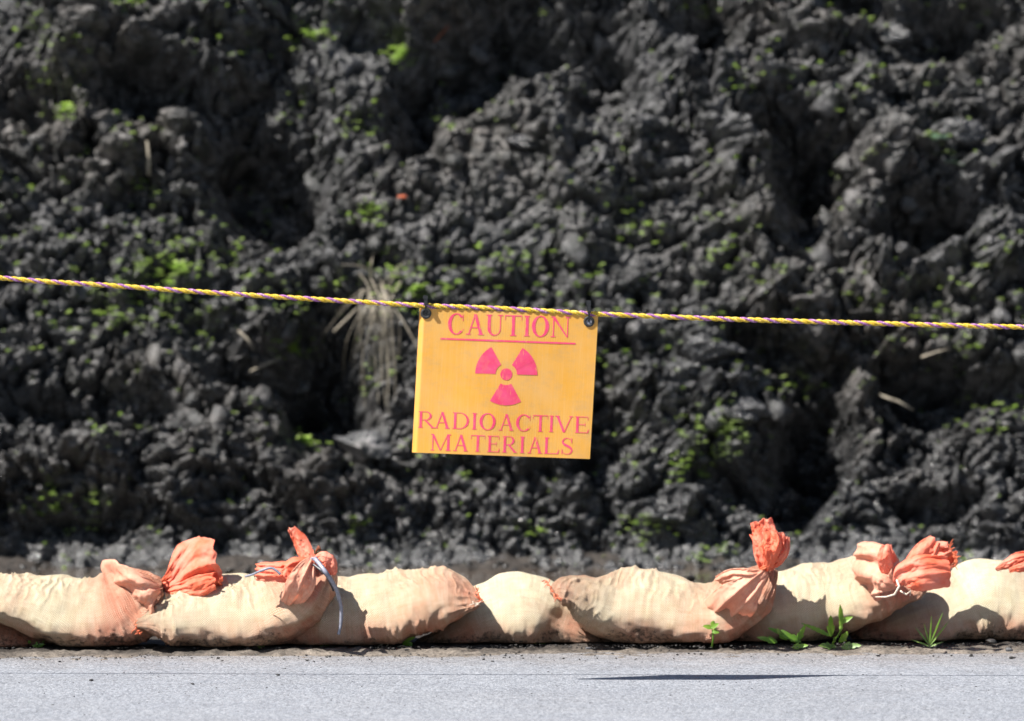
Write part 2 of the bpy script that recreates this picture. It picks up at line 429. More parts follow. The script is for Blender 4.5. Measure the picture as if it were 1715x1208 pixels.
def facets(sc, seed):
    x = wu2 * sc; y = wv2 * sc * 1.25; ix = np.floor(x); iy = np.floor(y)
    best = np.full(x.shape, 9.0); out = np.zeros(x.shape)
    for ox in (-1, 0, 1):
        for oy in (-1, 0, 1):
            cx = ix + ox; cy = iy + oy; dx = x - cx - _h(cx, cy, seed); dy = y - cy - _h(cx, cy, seed + 51)
            d = np.abs(dx) ** 1.5 + np.abs(dy) ** 1.5; m = d < best; a = 6.283 * _h(cx, cy, seed + 7)
            best = np.where(m, d, best); out = np.where(m, .75 * _h(cx, cy, seed + 99) + .75 * (np.cos(a) * dx + np.sin(a) * dy), out)
    return out
b2 = .6 * b2 + .5 * facets(7, 133); b3 = .45 * b3 + .6 * facets(12, 135); b4 = .45 * b4 + .6 * facets(37, 137)
rough_mask = .55 + .45 * sstep(-.2, .5, fbm(U * 1.3, Vv * 1.3, 41, 3))
billow = sum((.55 ** i) * np.abs(perlin((wu if i < 2 else U) * 5 * 2 ** i, (wv_ if i < 2 else Vv) * 5 * 2 ** i, 60 + i)) for i in range(6))
var3 = .2 + .8 * sstep(-.35, .25, fbm(U * 2.6, Vv * 2.6, 43, 3)); var4 = sstep(-.4, .3, fbm(U * 4, Vv * 4, 44, 2)); fm = .7 + .3 * sstep(.0, .4, Vv)
D_ = .07 * fbm(U * .9, Vv * .9, 50, 3) + .17 * b1 * rough_mask + .10 * b2 * rough_mask + fm * (.056 * b3 * var3 + .016 * b4 * (.4 + .6 * var4)) + .010 * b5 \
     + .13 * (billow - .45) * rough_mask + .007 * fbm(U * 60, Vv * 60, 70, 3)
# cavities and lumps seen in the photograph: px, py, rx, ry (px), depth (m)
SM = np.zeros_like(U)
feat = [(455, 310, 95, 75, -.24), (395, 215, 60, 60, -.12), (250, 185, 95, 35, -.16), (760, 130, 80, 60, -.17), (690, 200, 40, 60, -.15),
        (870, 70, 90, 55, -.20), (1010, 130, 60, 95, -.16), (1180, 70, 45, 40, -.15), (1360, 320, 60, 75, -.26), (1300, 240, 60, 50, -.12), (1560, 385, 70, 40, -.20),
        (1580, 60, 90, 40, -.14), (545, 640, 75, 100, -.26), (420, 640, 80, 35, -.14), (1370, 720, 55, 70, -.24), (1320, 810, 60, 55, -.22),
        (1270, 600, 90, 35, -.14), (1560, 650, 90, 40, -.20), (620, 65, 60, 30, -.10), (150, 700, 120, 28, -.08), (60, 200, 60, 30, -.08),
        (1690, 650, 50, 30, -.12), (1560, 860, 60, 22, -.12), (1200, 820, 60, 22, -.10), (1430, 20, 60, 30, -.1),
        (185, 120, 125, 55, .17), (330, 215, 60, 60, .14), (850, 350, 190, 110, .05), (580, 70, 80, 60, .10), (700, 30, 90, 30, .12),
        (1180, 680, 110, 60, .10), (650, 740, 60, 40, .06), (1100, 760, 120, 50, .06), (1190, 590, 50, 35, .05), (1600, 440, 110, 60, .06),
        (1060, 240, 70, 60, .06), (1490, 260, 80, 80, .08), (1640, 330, 80, 60, .08), (1240, 330, 60, 70, .08), (150, 480, 150, 60, .03), (300, 820, 200, 40, .03)]
for (px, py, rx, ry, dd) in feat:
    u0, v0 = bank_uv(px, py); k = 16.2 / FPX
    r2 = ((U - u0) / (rx * k)) ** 2 + ((Vv - v0) / (ry * k * 1.35)) ** 2
    D_ += (dd * 1.6 if dd < 0 else dd * 1.1) * np.exp(-np.clip(r2, 0, 30) ** 1.6)
for (px, py, rx, ry) in [(850, 350, 190, 110), (640, 735, 70, 50), (600, 90, 70, 60)]:
    u0, v0 = bank_uv(px, py); k = 16.2 / FPX
    SM = np.maximum(SM, np.exp(-((U - u0) / (rx * k)) ** 2 - ((Vv - v0) / (ry * k * 1.35)) ** 2))
crk = .07 * (1 - np.abs(perlin(wu2 * 9, wv2 * 11, 101))) ** 9 + .045 * (1 - np.abs(perlin(wu2 * 19, wv2 * 23, 102))) ** 7 + .02 * (1 - np.abs(perlin(wu2 * 42, wv2 * 50, 103))) ** 6
D_ -= crk * (1 - .5 * SM)
D_ -= SM * 1.3 * (.05 * b3 * var3 + .012 * b4 + .09 * b2 * rough_mask + .11 * b1 * rough_mask + .09 * (billow - .45)) * .8
low = 1 - sstep(-.25, .22, Vv)
lowm = 1 - sstep(-.1, .55, Vv); foot = 1 - sstep(-.15, .12, Vv); D_ = D_ * (1 - .30 * lowm) * (1 - .55 * foot)
th_ = SLOPE * sstep(-.16, .10, vs); dv = np.gradient(vs); by1 = np.cumsum(np.cos(th_) * dv); bz1 = np.cumsum(np.sin(th_) * dv)
iref = np.argmin(np.abs(vs - .5)); by1 += Y0 + .5 * ct - by1[iref]; bz1 -= bz1[iref] - .5 * st_
by = np.repeat(by1[None], nu, 0); bz = np.repeat(bz1[None], nu, 0)
tp = 2.75
by = np.where(Vv > tp, by + (Vv - tp) * 40, by)
dny = -np.sin(th_ * 1.15)[None, :]; dnz = np.cos(th_ * 1.15)[None, :]
BX = U + .3 * D_ * fbm(U * 6, Vv * 6, 80, 2); BY = by + dny * D_; BZ = bz + dnz * D_ - .10 * (1 - sstep(-.40, -.05, Vv + .10 * fbm(U * 3, Vv * 3, 81, 4)))
bank_me = mesh_np('soil_bank', np.stack([BX, BY, BZ], -1).reshape(-1, 3), grid_faces(nu, nv), [M_SOIL])
obj('soil_bank', bank_me, kind='structure')
bpx, bpy_, bdep = project(BX, BY, BZ)
fpx, fpy, fdep = bpx.ravel(), bpy_.ravel(), bdep.ravel()
FX, FY, FZ = BX.ravel(), BY.ravel(), BZ.ravel()
# coarse visibility map: nearest depth per 6 px cell
gw, gh = 1715 // 6 + 60, 1208 // 6 + 60
cx_ = np.clip((fpx / 6).astype(int) + 30, 0, gw - 1); cy_ = np.clip((fpy / 6).astype(int) + 30, 0, gh - 1)
depmap = np.full((gw, gh), 1e9); np.minimum.at(depmap, (cx_, cy_), fdep)
vis_ok = fdep < depmap[cx_, cy_] + .04
def on_bank(px, py):
    m = np.where((np.abs(fpx - px) < 5) & (np.abs(fpy - py) < 5))[0]
    if len(m) == 0: m = np.array([np.argmin((fpx - px) ** 2 + (fpy - py) ** 2)])
    i = m[np.argmin(fdep[m])]
    return Vector((FX[i], FY[i], FZ[i]))

# loose clods (nobody could count them)
import bmesh
def ico(sub):
    bm = bmesh.new(); bmesh.ops.create_icosphere(bm, subdivisions=sub, radius=1)
    V = np.array([v.co[:] for v in bm.verts]); F = np.array([[v.index for v in f.verts] for f in bm.faces]); bm.free()
    return V, F
def clod_shape(sub, seed, amp=.6):
    V, F = ico(sub)
    n = fbm(V[:, 0] * 1.3 + seed, V[:, 1] * 1.3 + V[:, 2] * 1.7, seed, 4, .55) + .6 * np.abs(perlin(V[:, 2] * 2 + seed, V[:, 0] * 2 - V[:, 1], seed + 5))
    V = V * np.array([1.25, .95, .8]) * (1 + amp * n)[:, None]
    rr = np.random.RandomState(seed + 100)
    for _ in range(9):                                             # broken faces
        d = rr.normal(size=3); d /= np.linalg.norm(d); h = rr.uniform(.45, .85)
        k = V @ d; V = V - np.clip(k - h, 0, None)[:, None] * d * .92
    return V, F
def rot3(n):
    q = np.random.normal(size=(n, 4)); q /= np.linalg.norm(q, axis=1)[:, None]
    a, b, c, d = q.T
    return np.stack([1 - 2 * (c * c + d * d), 2 * (b * c - a * d), 2 * (b * d + a * c), 2 * (b * c + a * d), 1 - 2 * (b * b + d * d), 2 * (c * d - a * b),
                     2 * (b * d - a * c), 2 * (c * d + a * b), 1 - 2 * (b * b + c * c)], -1).reshape(n, 3, 3)
def scatter(shapes, pos, size, flat=(1, 1, 1)):
    Vs = []; Fs = []; off = 0; R = rot3(len(pos)); flat = np.array(flat)
    for i, p in enumerate(pos):
        V, F = shapes[i % len(shapes)]
        W = (V @ R[i].T) * size[i] * flat + p
        Vs.append(W); Fs.append(F + off); off += len(W)
    return np.concatenate(Vs), np.concatenate(Fs)
rng = np.random.RandomState(11)
big_shapes = [clod_shape(3, s) for s in range(1, 5)]; small_shapes = [clod_shape(2, s) for s in range(5, 11)]
inview = np.where((fpx > -150) & (fpx < 1870) & (fpy > -150) & (fpy < 965) & vis_ok)[0]
footw = 1 - sstep(.05, .35, FZ[inview])
dens = .15 * footw + .35 + .65 * sstep(-.2, .4, fbm(FX[inview] * 3, FZ[inview] * 3, 90, 3)) * (1 - SM.ravel()[inview])
def pick(n):
    p = dens / dens.sum(); return inview[rng.choice(len(inview), n, replace=False, p=p)]
idx = pick(420); pos = np.stack([FX[idx], FY[idx] + .016, FZ[idx] - .010], -1)
V1, F1 = scatter(small_shapes, pos, (.012 + .034 * rng.power(.35, 420)) * (1 - .4 * (FZ[idx] < .35)))
idx = pick(6500); pos = np.stack([FX[idx], FY[idx] + .002, FZ[idx]], -1)
V2, F2 = scatter([clod_shape(1, s) for s in range(12, 20)], pos, .004 + .010 * rng.power(.5, 6500))
me = mesh_np('soil_clods', np.concatenate([V1, V2]), np.concatenate([F1, F2 + len(V1)]), [M_SOIL])
obj('soil_clods', me, label='loose crumbly dark soil clods covering the bank', cat='soil clods', kind='stuff')

# prominent lumps that stand out one by one
for (px, py, sx, sz, mat, lab) in [
        (622, 748, .080, .050, M_PALE, 'pale grey earth lump left of the lower left corner of the sign'),
        (1195, 588, .070, .048, M_SOIL, 'flat faced dark soil lump on the bank right of the sign'),
        (868, 244, .055, .030, M_SOIL, 'small capped soil lump above the smooth patch of bank'),
        (1605, 215, .060, .050, M_SOIL, 'rounded soil lump under the upper right weeds'),
        (1225, 690, .075, .050, M_SOIL, 'weedy soil lump below and right of the sign'),
        (1490, 62, .055, .045, M_SOIL, 'dark rounded soil lump near the top right of the bank')]:
    p = on_bank(px, py); V, F = clod_shape(4, int(px) % 17 + 2, .25)
    V = V * np.array([sx, .05, sz])
    V += (.006 * fbm(V[:, 0] * 60 + px, V[:, 2] * 60, 4, 4))[:, None] * np.array([.5, -1, .5])
    obj('soil_lump', mesh_np('soil_lump', V, F, [mat]), label=lab, cat='soil lump', group='large lumps on the soil bank', loc=(p.x, p.y - (.03 if mat is M_PALE else -.01), p.z))

# ---------------------------------------------------------------- seedlings on the bank
def leaf_mesh(positions, sizes, rngl, nleaf=(4, 8), up=.55):
    Vs = []; Fs = []
    for p, s in zip(positions, sizes):
        k = rngl.randint(*nleaf); h = s * rngl.uniform(.2, .9)
        for i in range(k):
            a = rngl.uniform(0, 2 * math.pi); L = s * rngl.uniform(.6, 1.1); w_ = L * rngl.uniform(.28, .42)
            d = np.array([math.cos(a), math.sin(a), rngl.uniform(.0, up)]); d /= np.linalg.norm(d)
            sd = np.cross(d, [0, 0, 1]); sd /= np.linalg.norm(sd); nrm = np.cross(sd, d)
            c = p + np.array([rngl.uniform(-.3, .3) * s, rngl.uniform(-.3, .3) * s, h * rngl.uniform(.4, 1)])
            n = len(Vs)
            Vs += [c, c + d * L * .45 + sd * w_ + nrm * w_ * .3, c + d * L * .5, c + d * L * .45 - sd * w_ + nrm * w_ * .3, c + d * L - nrm * L * .12]
            Fs += [(n, n + 1, n + 2), (n, n + 2, n + 3), (n + 1, n + 4, n + 2), (n + 2, n + 4, n + 3)]
    return np.array(Vs), np.array(Fs)
clusters = [(520, 60, 22, 26), (60, 65, 30, 8), (60, 135, 30, 8), (110, 190, 28, 12), (215, 5, 22, 12), (95, 85, 45, 10), (670, 97, 24, 22), (600, 215, 40, 18), (740, 200, 30, 8), (225, 222, 40, 12),
            (240, 325, 30, 14), (620, 355, 18, 24), (600, 375, 30, 6), (1180, 30, 25, 8), (1470, 25, 60, 14), (1395, 130, 60, 12), (1570, 240, 25, 10), (1440, 265, 40, 7),
            (1630, 45, 30, 5), (1240, 140, 50, 8), (280, 460, 70, 80), (200, 520, 60, 50), (320, 430, 60, 26), (440, 500, 70, 24), (700, 490, 60, 50), (640, 465, 45, 28), (820, 440, 60, 18),
            (820, 480, 60, 14), (490, 585, 30, 36), (340, 560, 50, 16), (80, 420, 80, 14), (100, 560, 80, 12), (1000, 490, 60, 14), (1070, 390, 30, 14), (1180, 380, 60, 8),
            (1235, 440, 60, 26), (1180, 560, 60, 12), (1450, 490, 70, 10), (1560, 560, 60, 14), (1600, 590, 50, 16), (1210, 715, 50, 55), (1190, 770, 40, 30), (1150, 800, 30, 12),
            (1340, 660, 30, 14), (1690, 690, 40, 12), (1640, 700, 50, 10), (1700, 430, 50, 12), (1660, 480, 60, 10), (1030, 610, 40, 6), (1060, 780, 50, 8), (520, 740, 20, 10), (170, 725, 30, 8), (420, 690, 20, 4),
            (95, 855, 40, 22), (150, 870, 40, 10), (600, 885, 15, 8), (895, 890, 12, 6), (1080, 880, 30, 12), (1095, 905, 30, 6), (1220, 920, 15, 6), (1180, 940, 15, 5), (760, 790, 60, 8), (640, 650, 40, 8),
            (420, 90, 60, 8), (500, 190, 50, 6), (960, 40, 60, 4), (1040, 330, 60, 6), (30, 320, 50, 5), (400, 400, 80, 14), (560, 510, 60, 12), (900, 420, 60, 8), (1500, 120, 80, 8), (1620, 950, 40, 3)]
pos = []; siz = []
for (px, py, sd, n) in clusters:
    for _ in range(int(n * 1.15) + 1):
        q = on_bank(px + rng.normal() * sd * .75, py + rng.normal() * sd * .42)
        pos.append(np.array(q[:]) + np.array([0, -.012, .004])); siz.append(rng.uniform(.008, .017))
for i in pick(1300):
    pos.append(np.array([FX[i], FY[i], FZ[i]])); siz.append(rng.uniform(.005, .012))
V, F = leaf_mesh(pos, siz, rng)
obj('seedlings', mesh_np('seedlings', V, F, [M_SEED], False), label='tiny bright green seedlings sprouting all over the soil bank', cat='seedlings', kind='stuff')

def weed_patch(name, px, py, spread, n, size, mat, lab, cat='weed', group='weed patches on the soil bank'):
    base = on_bank(px, py); ps = []; ss = []
    for _ in range(n):
        q = on_bank(px + rng.normal() * spread * .24, py + rng.normal() * spread * .14)
        ps.append(np.array((q - base)[:])); ss.append(size * rng.uniform(.7, 1.3))
    ps = [p * (.62 if name == 'weed' else 1) for p in ps]
    V, F = leaf_mesh(ps, ss, rng, (6, 11), .8)
    return obj(name, mesh_np(name, V, F, [mat], False), label=lab, cat=cat, group=group, loc=base)
for a in [(520, 62, 24, 10, .016, M_SEED, 'bright green weed tuft near the top left of the bank'),
          (672, 96, 26, 10, .018, M_SEED, 'green weed tuft over the dark hollow at upper centre'),
          (620, 356, 26, 10, .015, M_SEED, 'yellow green weed tuft above the rope, left of the smooth soil patch'),
          (110, 188, 26, 8, .018, M_SEED, 'green weed below the big soil lump at upper left'),
          (300, 455, 50, 34, .015, M_SEED, 'largest light green weed patch, crossed by the left stretch of rope'),
          (700, 492, 45, 26, .015, M_SEED, 'green weed patch right behind the left corner of the sign'),
          (490, 585, 34, 14, .015, M_SEED, 'green weed hanging beside the dark hollow left of the dry grass'),
          (1210, 722, 50, 26, .013, M_SEED, 'green weed patch on the soil lump lower right of the sign'),
          (95, 858, 34, 10, .014, M_SEED, 'low green weed at the lower left foot of the bank'),
          (1570, 238, 26, 9, .018, M_BLUEL, 'pale blue green weed at upper right of the bank'),
          (1595, 278, 16, 6, .018, M_BLUEL, 'whitish green weed just below the pale blue green one'),
          (516, 742, 16, 6, .018, M_SEED, 'small green weed at the bottom of the dark hollow left of the sign')]:
    weed_patch('weed', *a[:6], a[6])

# dry grass and stalks
def blade(V, F, path, w0, w1, n=10, yv=None):
    pts = catmull([tuple(p) for p in path], n); k = len(V)
    for i, p in enumerate(pts):
        t = pts[min(i + 1, n - 1)] - pts[max(i - 1, 0)]; t = t / (np.linalg.norm(t) + 1e-9)
        s = np.cross(t, [0.2, 1, .1]); s /= (np.linalg.norm(s) + 1e-9)
        w_ = w0 + (w1 - w0) * i / (n - 1)
        V += [p + s * w_, p + np.array([0, -w_ * .5, 0]), p - s * w_]
    for i in range(n - 1):
        for q in (0, 1): F.append((k + 3 * i + q, k + 3 * i + q + 1, k + 3 * i + 4 + q, k + 3 * i + 3 + q))
V = []; F = []
base = on_bank(645, 480)
def drape(px, py, lift): q = on_bank(px, py); return np.array([q.x, q.y - lift, q.z])
for i in range(26):
    x0 = 640 + rng.normal() * 16; y0 = 478 + rng.normal() * 12; x1 = x0 + rng.normal() * 34 + 8; ln = rng.uniform(70, 210)
    L = [drape(x0, y0, .01), drape(x0 + (x1 - x0) * .4, y0 + ln * .22, .05), drape(x0 + (x1 - x0) * .8, y0 + ln * .6, .045), drape(x1, y0 + ln, .02)]
    L[1][1] = min(L[1][1], L[0][1] - .02); L[2][1] = min(L[2][1], L[1][1] + .03)
    blade(V, F, L, .0019, .0007)
for (x0, y0, x1, y1) in [(640, 478, 560, 530), (640, 478, 575, 445), (640, 470, 700, 440), (635, 480, 540, 570), (650, 470, 690, 455), (640, 480, 590, 600), (625, 470, 632, 425)]:
    a = drape(x0, y0, .02); b = drape(x1, y1, .03); yy = min(a[1], b[1]); mid_ = (a + b) / 2 + np.array([0, 0, .02]); mid_[1] = yy - .01
    blade(V, F, [a, mid_, b], .0022, .0008)
obj('dry_grass_tuft', mesh_np('dry_grass_tuft', np.array(V), np.array(F), [M_STRAW], False), label='dry straw coloured grass hanging down the bank left of the sign', cat='dry grass')
def stalk(p0, p1, r, mat, name, lab, cat='stalk', ends=(0, 0)):
    a = on_bank(*p0); b = on_bank(*p1); yy = min(a.y, b.y) - .02
    a = P(p0[0], p0[1], yy); b = P(p1[0], p1[1], yy - .01); m_ = (a + b) / 2 + Vector((.004, -.006, .003))
    V, F = tube([a + Vector((0, .03, 0)), a, m_, b], [r, r, r * .9, r * .6], 7)
    obj(name, pymesh(name, V, F, mat, True), label=lab, cat=cat)
stalk((249, 292), (246, 236), .006, M_STRAW, 'dry_stalk', 'short upright dry stalk on the bank at upper left')
stalk((1472, 662), (1530, 687), .0045, M_STRAW, 'straw', 'pale straw lying across the dark hollow right of the sign', 'straw')
stalk((1545, 598), (1588, 585), .0035, M_STRAW, 'straw', 'thin pale straw under the right stretch of rope', 'straw')
stalk((728, 70), (752, 42), .003, M_RUST, 'twig', 'thin reddish twig over the dark hollow at upper centre', 'twig')
stalk((400, 555), (425, 586), .004, M_STRAW, 'straw', 'pale straw below the left stretch of rope near the dry grass', 'straw')
stalk((420, 622), (470, 600), .004, M_STRAW, 'straw', 'pale straw lying above the dark hollow left of the dry grass', 'straw')
stalk((560, 555), (600, 515), .004, M_STRAW, 'straw', 'pale straw just left of the dry grass tuft', 'straw')
for (px, py, lab) in [(677, 328, 'small salmon scrap on the left edge of the smooth soil patch'), (1010, 945, 'small orange scrap by the puddle edge')][:1]:
    p = on_bank(px, py); V, F = clod_shape(2, 9, .4)
    obj('fabric_scrap', mesh_np('fabric_scrap', V * np.array([.011, .006, .006]), F, [M_ORB]), label=lab, cat='scrap', loc=(p.x, p.y - .008, p.z))

# ---------------------------------------------------------------- sandbags
def sack_mesh(st, seed, orange=(0, 0), neck=0, crease=1.0, dirt=1.0, nlen=190, nar=140, npow=2.25):
    """st rows: px, py, half width px, half depth m, centre y.  orange = amount at start / end.  neck = length fraction of pleats at the end"""
    S = catmull(st, nlen)
    C = np.array([P(a, b, y)[:] for a, b, y in zip(S[:, 0], S[:, 1], S[:, 4])])
    W = np.maximum(S[:, 2], .6) * (C[:, 1] - CAM.y) / FPX; DP = np.maximum(S[:, 3], .002)
    T = np.gradient(C, axis=0); T[:, 1] = 0; T /= np.linalg.norm(T, axis=1)[:, None]
    k = np.ones(9) / 9
    T = np.stack([np.convolve(np.pad(T[:, q], 4, 'edge'), k, 'valid') for q in range(3)], -1); T /= np.linalg.norm(T, axis=1)[:, None]
    N = np.stack([-T[:, 2], 0 * T[:, 0], T[:, 0]], -1)                     # 'up' of the section
    ds = np.linalg.norm(np.gradient(C, axis=0), axis=1); L = np.cumsum(ds); f = L / L[-1]
    th = np.linspace(0, 2 * np.pi, nar, endpoint=False) + np.pi / 2 * 0
    # theta 0 = back (+y); pi = front
    cth, sth = np.cos(th), np.sin(th)
    cy = np.sign(cth) * np.abs(cth) ** (2 / npow); cz = np.sign(sth) * np.abs(sth) ** (2 / npow)
    Lg = np.repeat(L[:, None], nar, 1); Vg = np.repeat((th * .13)[None, :], nlen, 0)
    fz = np.repeat(f[:, None], nar, 1)
    lump = fbm(Lg * 11 + seed, Vg * 7, seed, 3)
    # creases run round the bag, wandering a little
    lw = Lg + .012 * perlin(Lg * 8, Vg * 16, seed + 3) + .12 * (Vg - .4) * np.sin(seed)
    cr = 1 - np.abs(perlin(lw * 34, Vg * 3.2, seed + 4)); cr = np.clip(cr - .72, 0, 1) / .28
    cr2 = 1 - np.abs(perlin(lw * 75 + 5, Vg * 6, seed + 8)); cr2 = np.clip(cr2 - .70, 0, 1) / .3
    cm = sstep(-.25, .35, perlin(Lg * 7 + 3, Vg * 5, seed + 6))
    tz = np.clip((.060 - W) / .04, 0, 1)[:, None]
    disp = .0075 * lump + .0045 * tz * (1 - np.abs(perlin(Lg * 9, Vg * 26 + .2 * np.sin(Lg * 40), seed + 21))) ** 3 + .004 * np.clip(perlin(Lg * 18 + 4, Vg * 14, seed + 31), -1, .1) + crease * (.0052 * cr ** 3 * cm + .0020 * cr2 ** 2 * cm) + .0007 * fbm(Lg * 45, Vg * 25, seed + 9, 3)
    edge = np.clip(np.minimum(W, .03) / .03, 0, 1)[:, None]
    disp = disp * (.15 + .85 * edge)
    if neck:
        pl = sstep(1 - neck, 1, fz)
        disp += pl * (W[:, None] * .22 + .001) * np.sin(th[None, :] * 9 + 2.5 * perlin(Lg * 12, Vg * 10, seed + 12)) * (.6 + .4 * perlin(Lg * 20, Vg * 20, seed + 13))
        disp += pl * .006 * (1 - np.abs(perlin(Lg * 10, Vg * 60, seed + 15)))
    Wd = W[:, None] + disp; Dd = DP[:, None] + disp
    Pn = C[:, None, :] + N[:, None, :] * (Wd * cz[None, :])[..., None] + np.array([0, 1, 0])[None, None, :] * (Dd * cy[None, :] * (1 - .24 * sth[None, :]) - .02 * edge * sth[None, :] * -1)[..., None]
    z = Pn[..., 2]; Pn[..., 2] = np.where(z < .016, .004 + .012 * np.exp((np.minimum(z, .016) - .016) / .03), z)
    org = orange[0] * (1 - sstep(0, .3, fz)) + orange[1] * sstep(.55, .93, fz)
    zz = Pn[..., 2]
    org = np.clip(org +   .55 * (1 - sstep(.025, .085, zz + .02 * lump)) + .12, 0, 1)      # less bleached salmon underside, strengthened to paint in the shade low down
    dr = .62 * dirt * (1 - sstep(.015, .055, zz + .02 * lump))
    V = Pn.reshape(-1, 3)
    F = grid_faces(nlen, nar, True)
    # end caps
    V = np.concatenate([V, C[:1], C[-1:]])
    V[-2:, 2] = np.maximum(V[-2:, 2], .006)
    a = np.arange(nar); b = (a + 1) % nar; n = nlen * nar
    q1 = np.stack([np.full(nar, n), b, b, a], -1)
    uv = np.stack([Lg, Vg], -1).reshape(-1, 2); uv = np.concatenate([uv, uv[:1], uv[-1:]])
    org = np.append(org.ravel(), [orange[0], orange[1]]); dr = np.append(dr.ravel(), [0, 0])
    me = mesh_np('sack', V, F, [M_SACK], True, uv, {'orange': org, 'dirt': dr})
    return me, C, W
def petals(defs, seed, mat=None):
    """each: path [(px,py,y,halfwidth px)...], curl (radians), roll (rad), ruffle"""
    VV = []; FF = []; UVs = []; off = 0
    for q, (path, curl, roll, ruf) in enumerate(defs):
        nl, nw = 60, 44
        S = catmull(path, nl)
        C = np.array([P(a, b, y - .14)[:] for a, b, y in zip(S[:, 0], S[:, 1], S[:, 2])])
        W = np.maximum(S[:, 3], .5) * 12.1 / FPX
        T = np.gradient(C, axis=0); T /= np.linalg.norm(T, axis=1)[:, None]
        A = np.cross(T, [0, 1, 0]); A /= np.linalg.norm(A, axis=1)[:, None]; B = np.cross(A, T)
        cr, sr = math.cos(roll), math.sin(roll)
        A, B = A * cr + B * sr, B * cr - A * sr
        t = np.linspace(-1, 1, nw); s = np.linspace(0, 1, nl)
        Sg, Tg = np.meshgrid(s, t, indexing='ij')
        ph = Tg * curl
        lat = np.sin(ph) / max(math.sin(min(curl, 1.57)), .3); dep = (1 - np.cos(ph)) * 1.0 / max(math.sin(min(curl, 1.57)), .3)
        sd = seed * 13 + q * 7
        rf = 1.5 * ruf * np.abs(perlin(Tg * 1.5 + sd + .25 * Sg, Sg * .8, sd)) * 1.6 + ruf * .22 * (1 - sstep(.25, .8, Sg)) * perlin(Tg * 6, Sg * 1.5 + sd, sd + 2) + ruf * .35 * perlin(Tg * 1.6 + 3 * Sg, Sg * 3.5 + sd, sd + 4)
        end = 1 + .07 * perlin(Tg * 2.5 + sd, Sg * 0, sd + 3) * Sg
        Pn = C[:, None, :] + (W[:, None] * lat)[..., None] * A[:, None, :] + (W[:, None] * (dep + rf - .5 * ruf))[..., None] * B[:, None, :]
        Pn = C[:1, None, :] + (Pn - C[:1, None, :]) * end[..., None]
        Pn += (.0022 * fbm(Tg * 5 + sd, Sg * 9, sd + 8, 3))[..., None] * np.array([.4, 1, .6])
        VV.append(Pn.reshape(-1, 3)); FF.append(grid_faces(nl, nw) + off); off += nl * nw
        ln = np.linalg.norm(C[-1] - C[0]); UVs.append(np.stack([Sg * ln, Tg * W.mean()], -1).reshape(-1, 2))
    return mesh_np('tied_end', np.concatenate(VV), np.concatenate(FF), [mat or M_CLOTH], True, np.concatenate(UVs))
def solid(o, th=.0014):
    md = o.modifiers.new('thickness', 'SOLIDIFY'); md.thickness = th; md.offset = 0
GRP = 'sandbags laid end to end along the road edge'
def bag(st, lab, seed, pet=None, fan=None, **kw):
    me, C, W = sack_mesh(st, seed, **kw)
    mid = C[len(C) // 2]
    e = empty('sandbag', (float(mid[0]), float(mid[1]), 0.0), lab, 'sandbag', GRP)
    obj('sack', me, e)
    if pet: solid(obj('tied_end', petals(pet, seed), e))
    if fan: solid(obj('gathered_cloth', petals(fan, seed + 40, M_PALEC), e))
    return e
def yc(px, add=0.0): return front_y((px - 857.5) / FPX * 12.1) + .125 + add

# leftmost, mostly hidden
bag([(-330, 1062, 30, .10, yc(-330, .06)), (-240, 1045, 50, .13, yc(-240, .06)), (-120, 1050, 50, .13, yc(-120, .06)), (-30, 1058, 38, .12, yc(-30, .05)),
     (20, 1064, 28, .10, yc(20, .04)), (72, 1073, 18, .07, yc(60, .04)), (112, 1084, 6, .03, yc(100, .04))], 'pinkish sandbag mostly hidden at the far left, under the next bag', 2, orange=(.4, .6), crease=.8)
bB = bag([(-150, 1008, 10, .04, yc(-100)), (-110, 1006, 34, .09, yc(-100)), (-40, 996, 33, .10, yc(-40)), (10, 1003, 37, .11, yc(10)), (55, 1012, 47, .12, yc(55)), (100, 1023, 57, .13, yc(90)), (150, 1030, 60, .13, yc(150)),
      (196, 1022, 66, .12, yc(196)), (226, 1004, 60, .085, yc(226, -.02)), (248, 992, 36, .05, yc(245, -.045)), (266, 985, 14, .020, yc(262, -.06)), (273, 983, 8, .012, yc(268, -.06))],
     'cream sandbag at the left whose orange tied end stands up like a bow', 3,
     pet=[([(268, 984, 1.10, 8), (290, 980, 1.085, 16), (318, 958, 1.06, 34), (345, 938, 1.05, 46), (362, 932, 1.05, 40)], .9, .2, .22),
          ([(268, 986, 1.11, 8), (290, 986, 1.08, 14), (325, 976, 1.05, 22), (358, 968, 1.04, 16)], 1.3, .5, .30),
          ([(270, 982, 1.12, 7), (296, 970, 1.11, 22), (328, 938, 1.12, 34), (348, 908, 1.13, 16)], .8, -.4, .2)],
     fan=[([(268, 986, 1.03, 7), (250, 992, 1.00, 30), (230, 1000, 1.01, 54), (210, 1008, 1.05, 70), (192, 1014, 1.16, 74)], .55, .1, .20)],
     orange=(.75, 1.0), neck=.26)
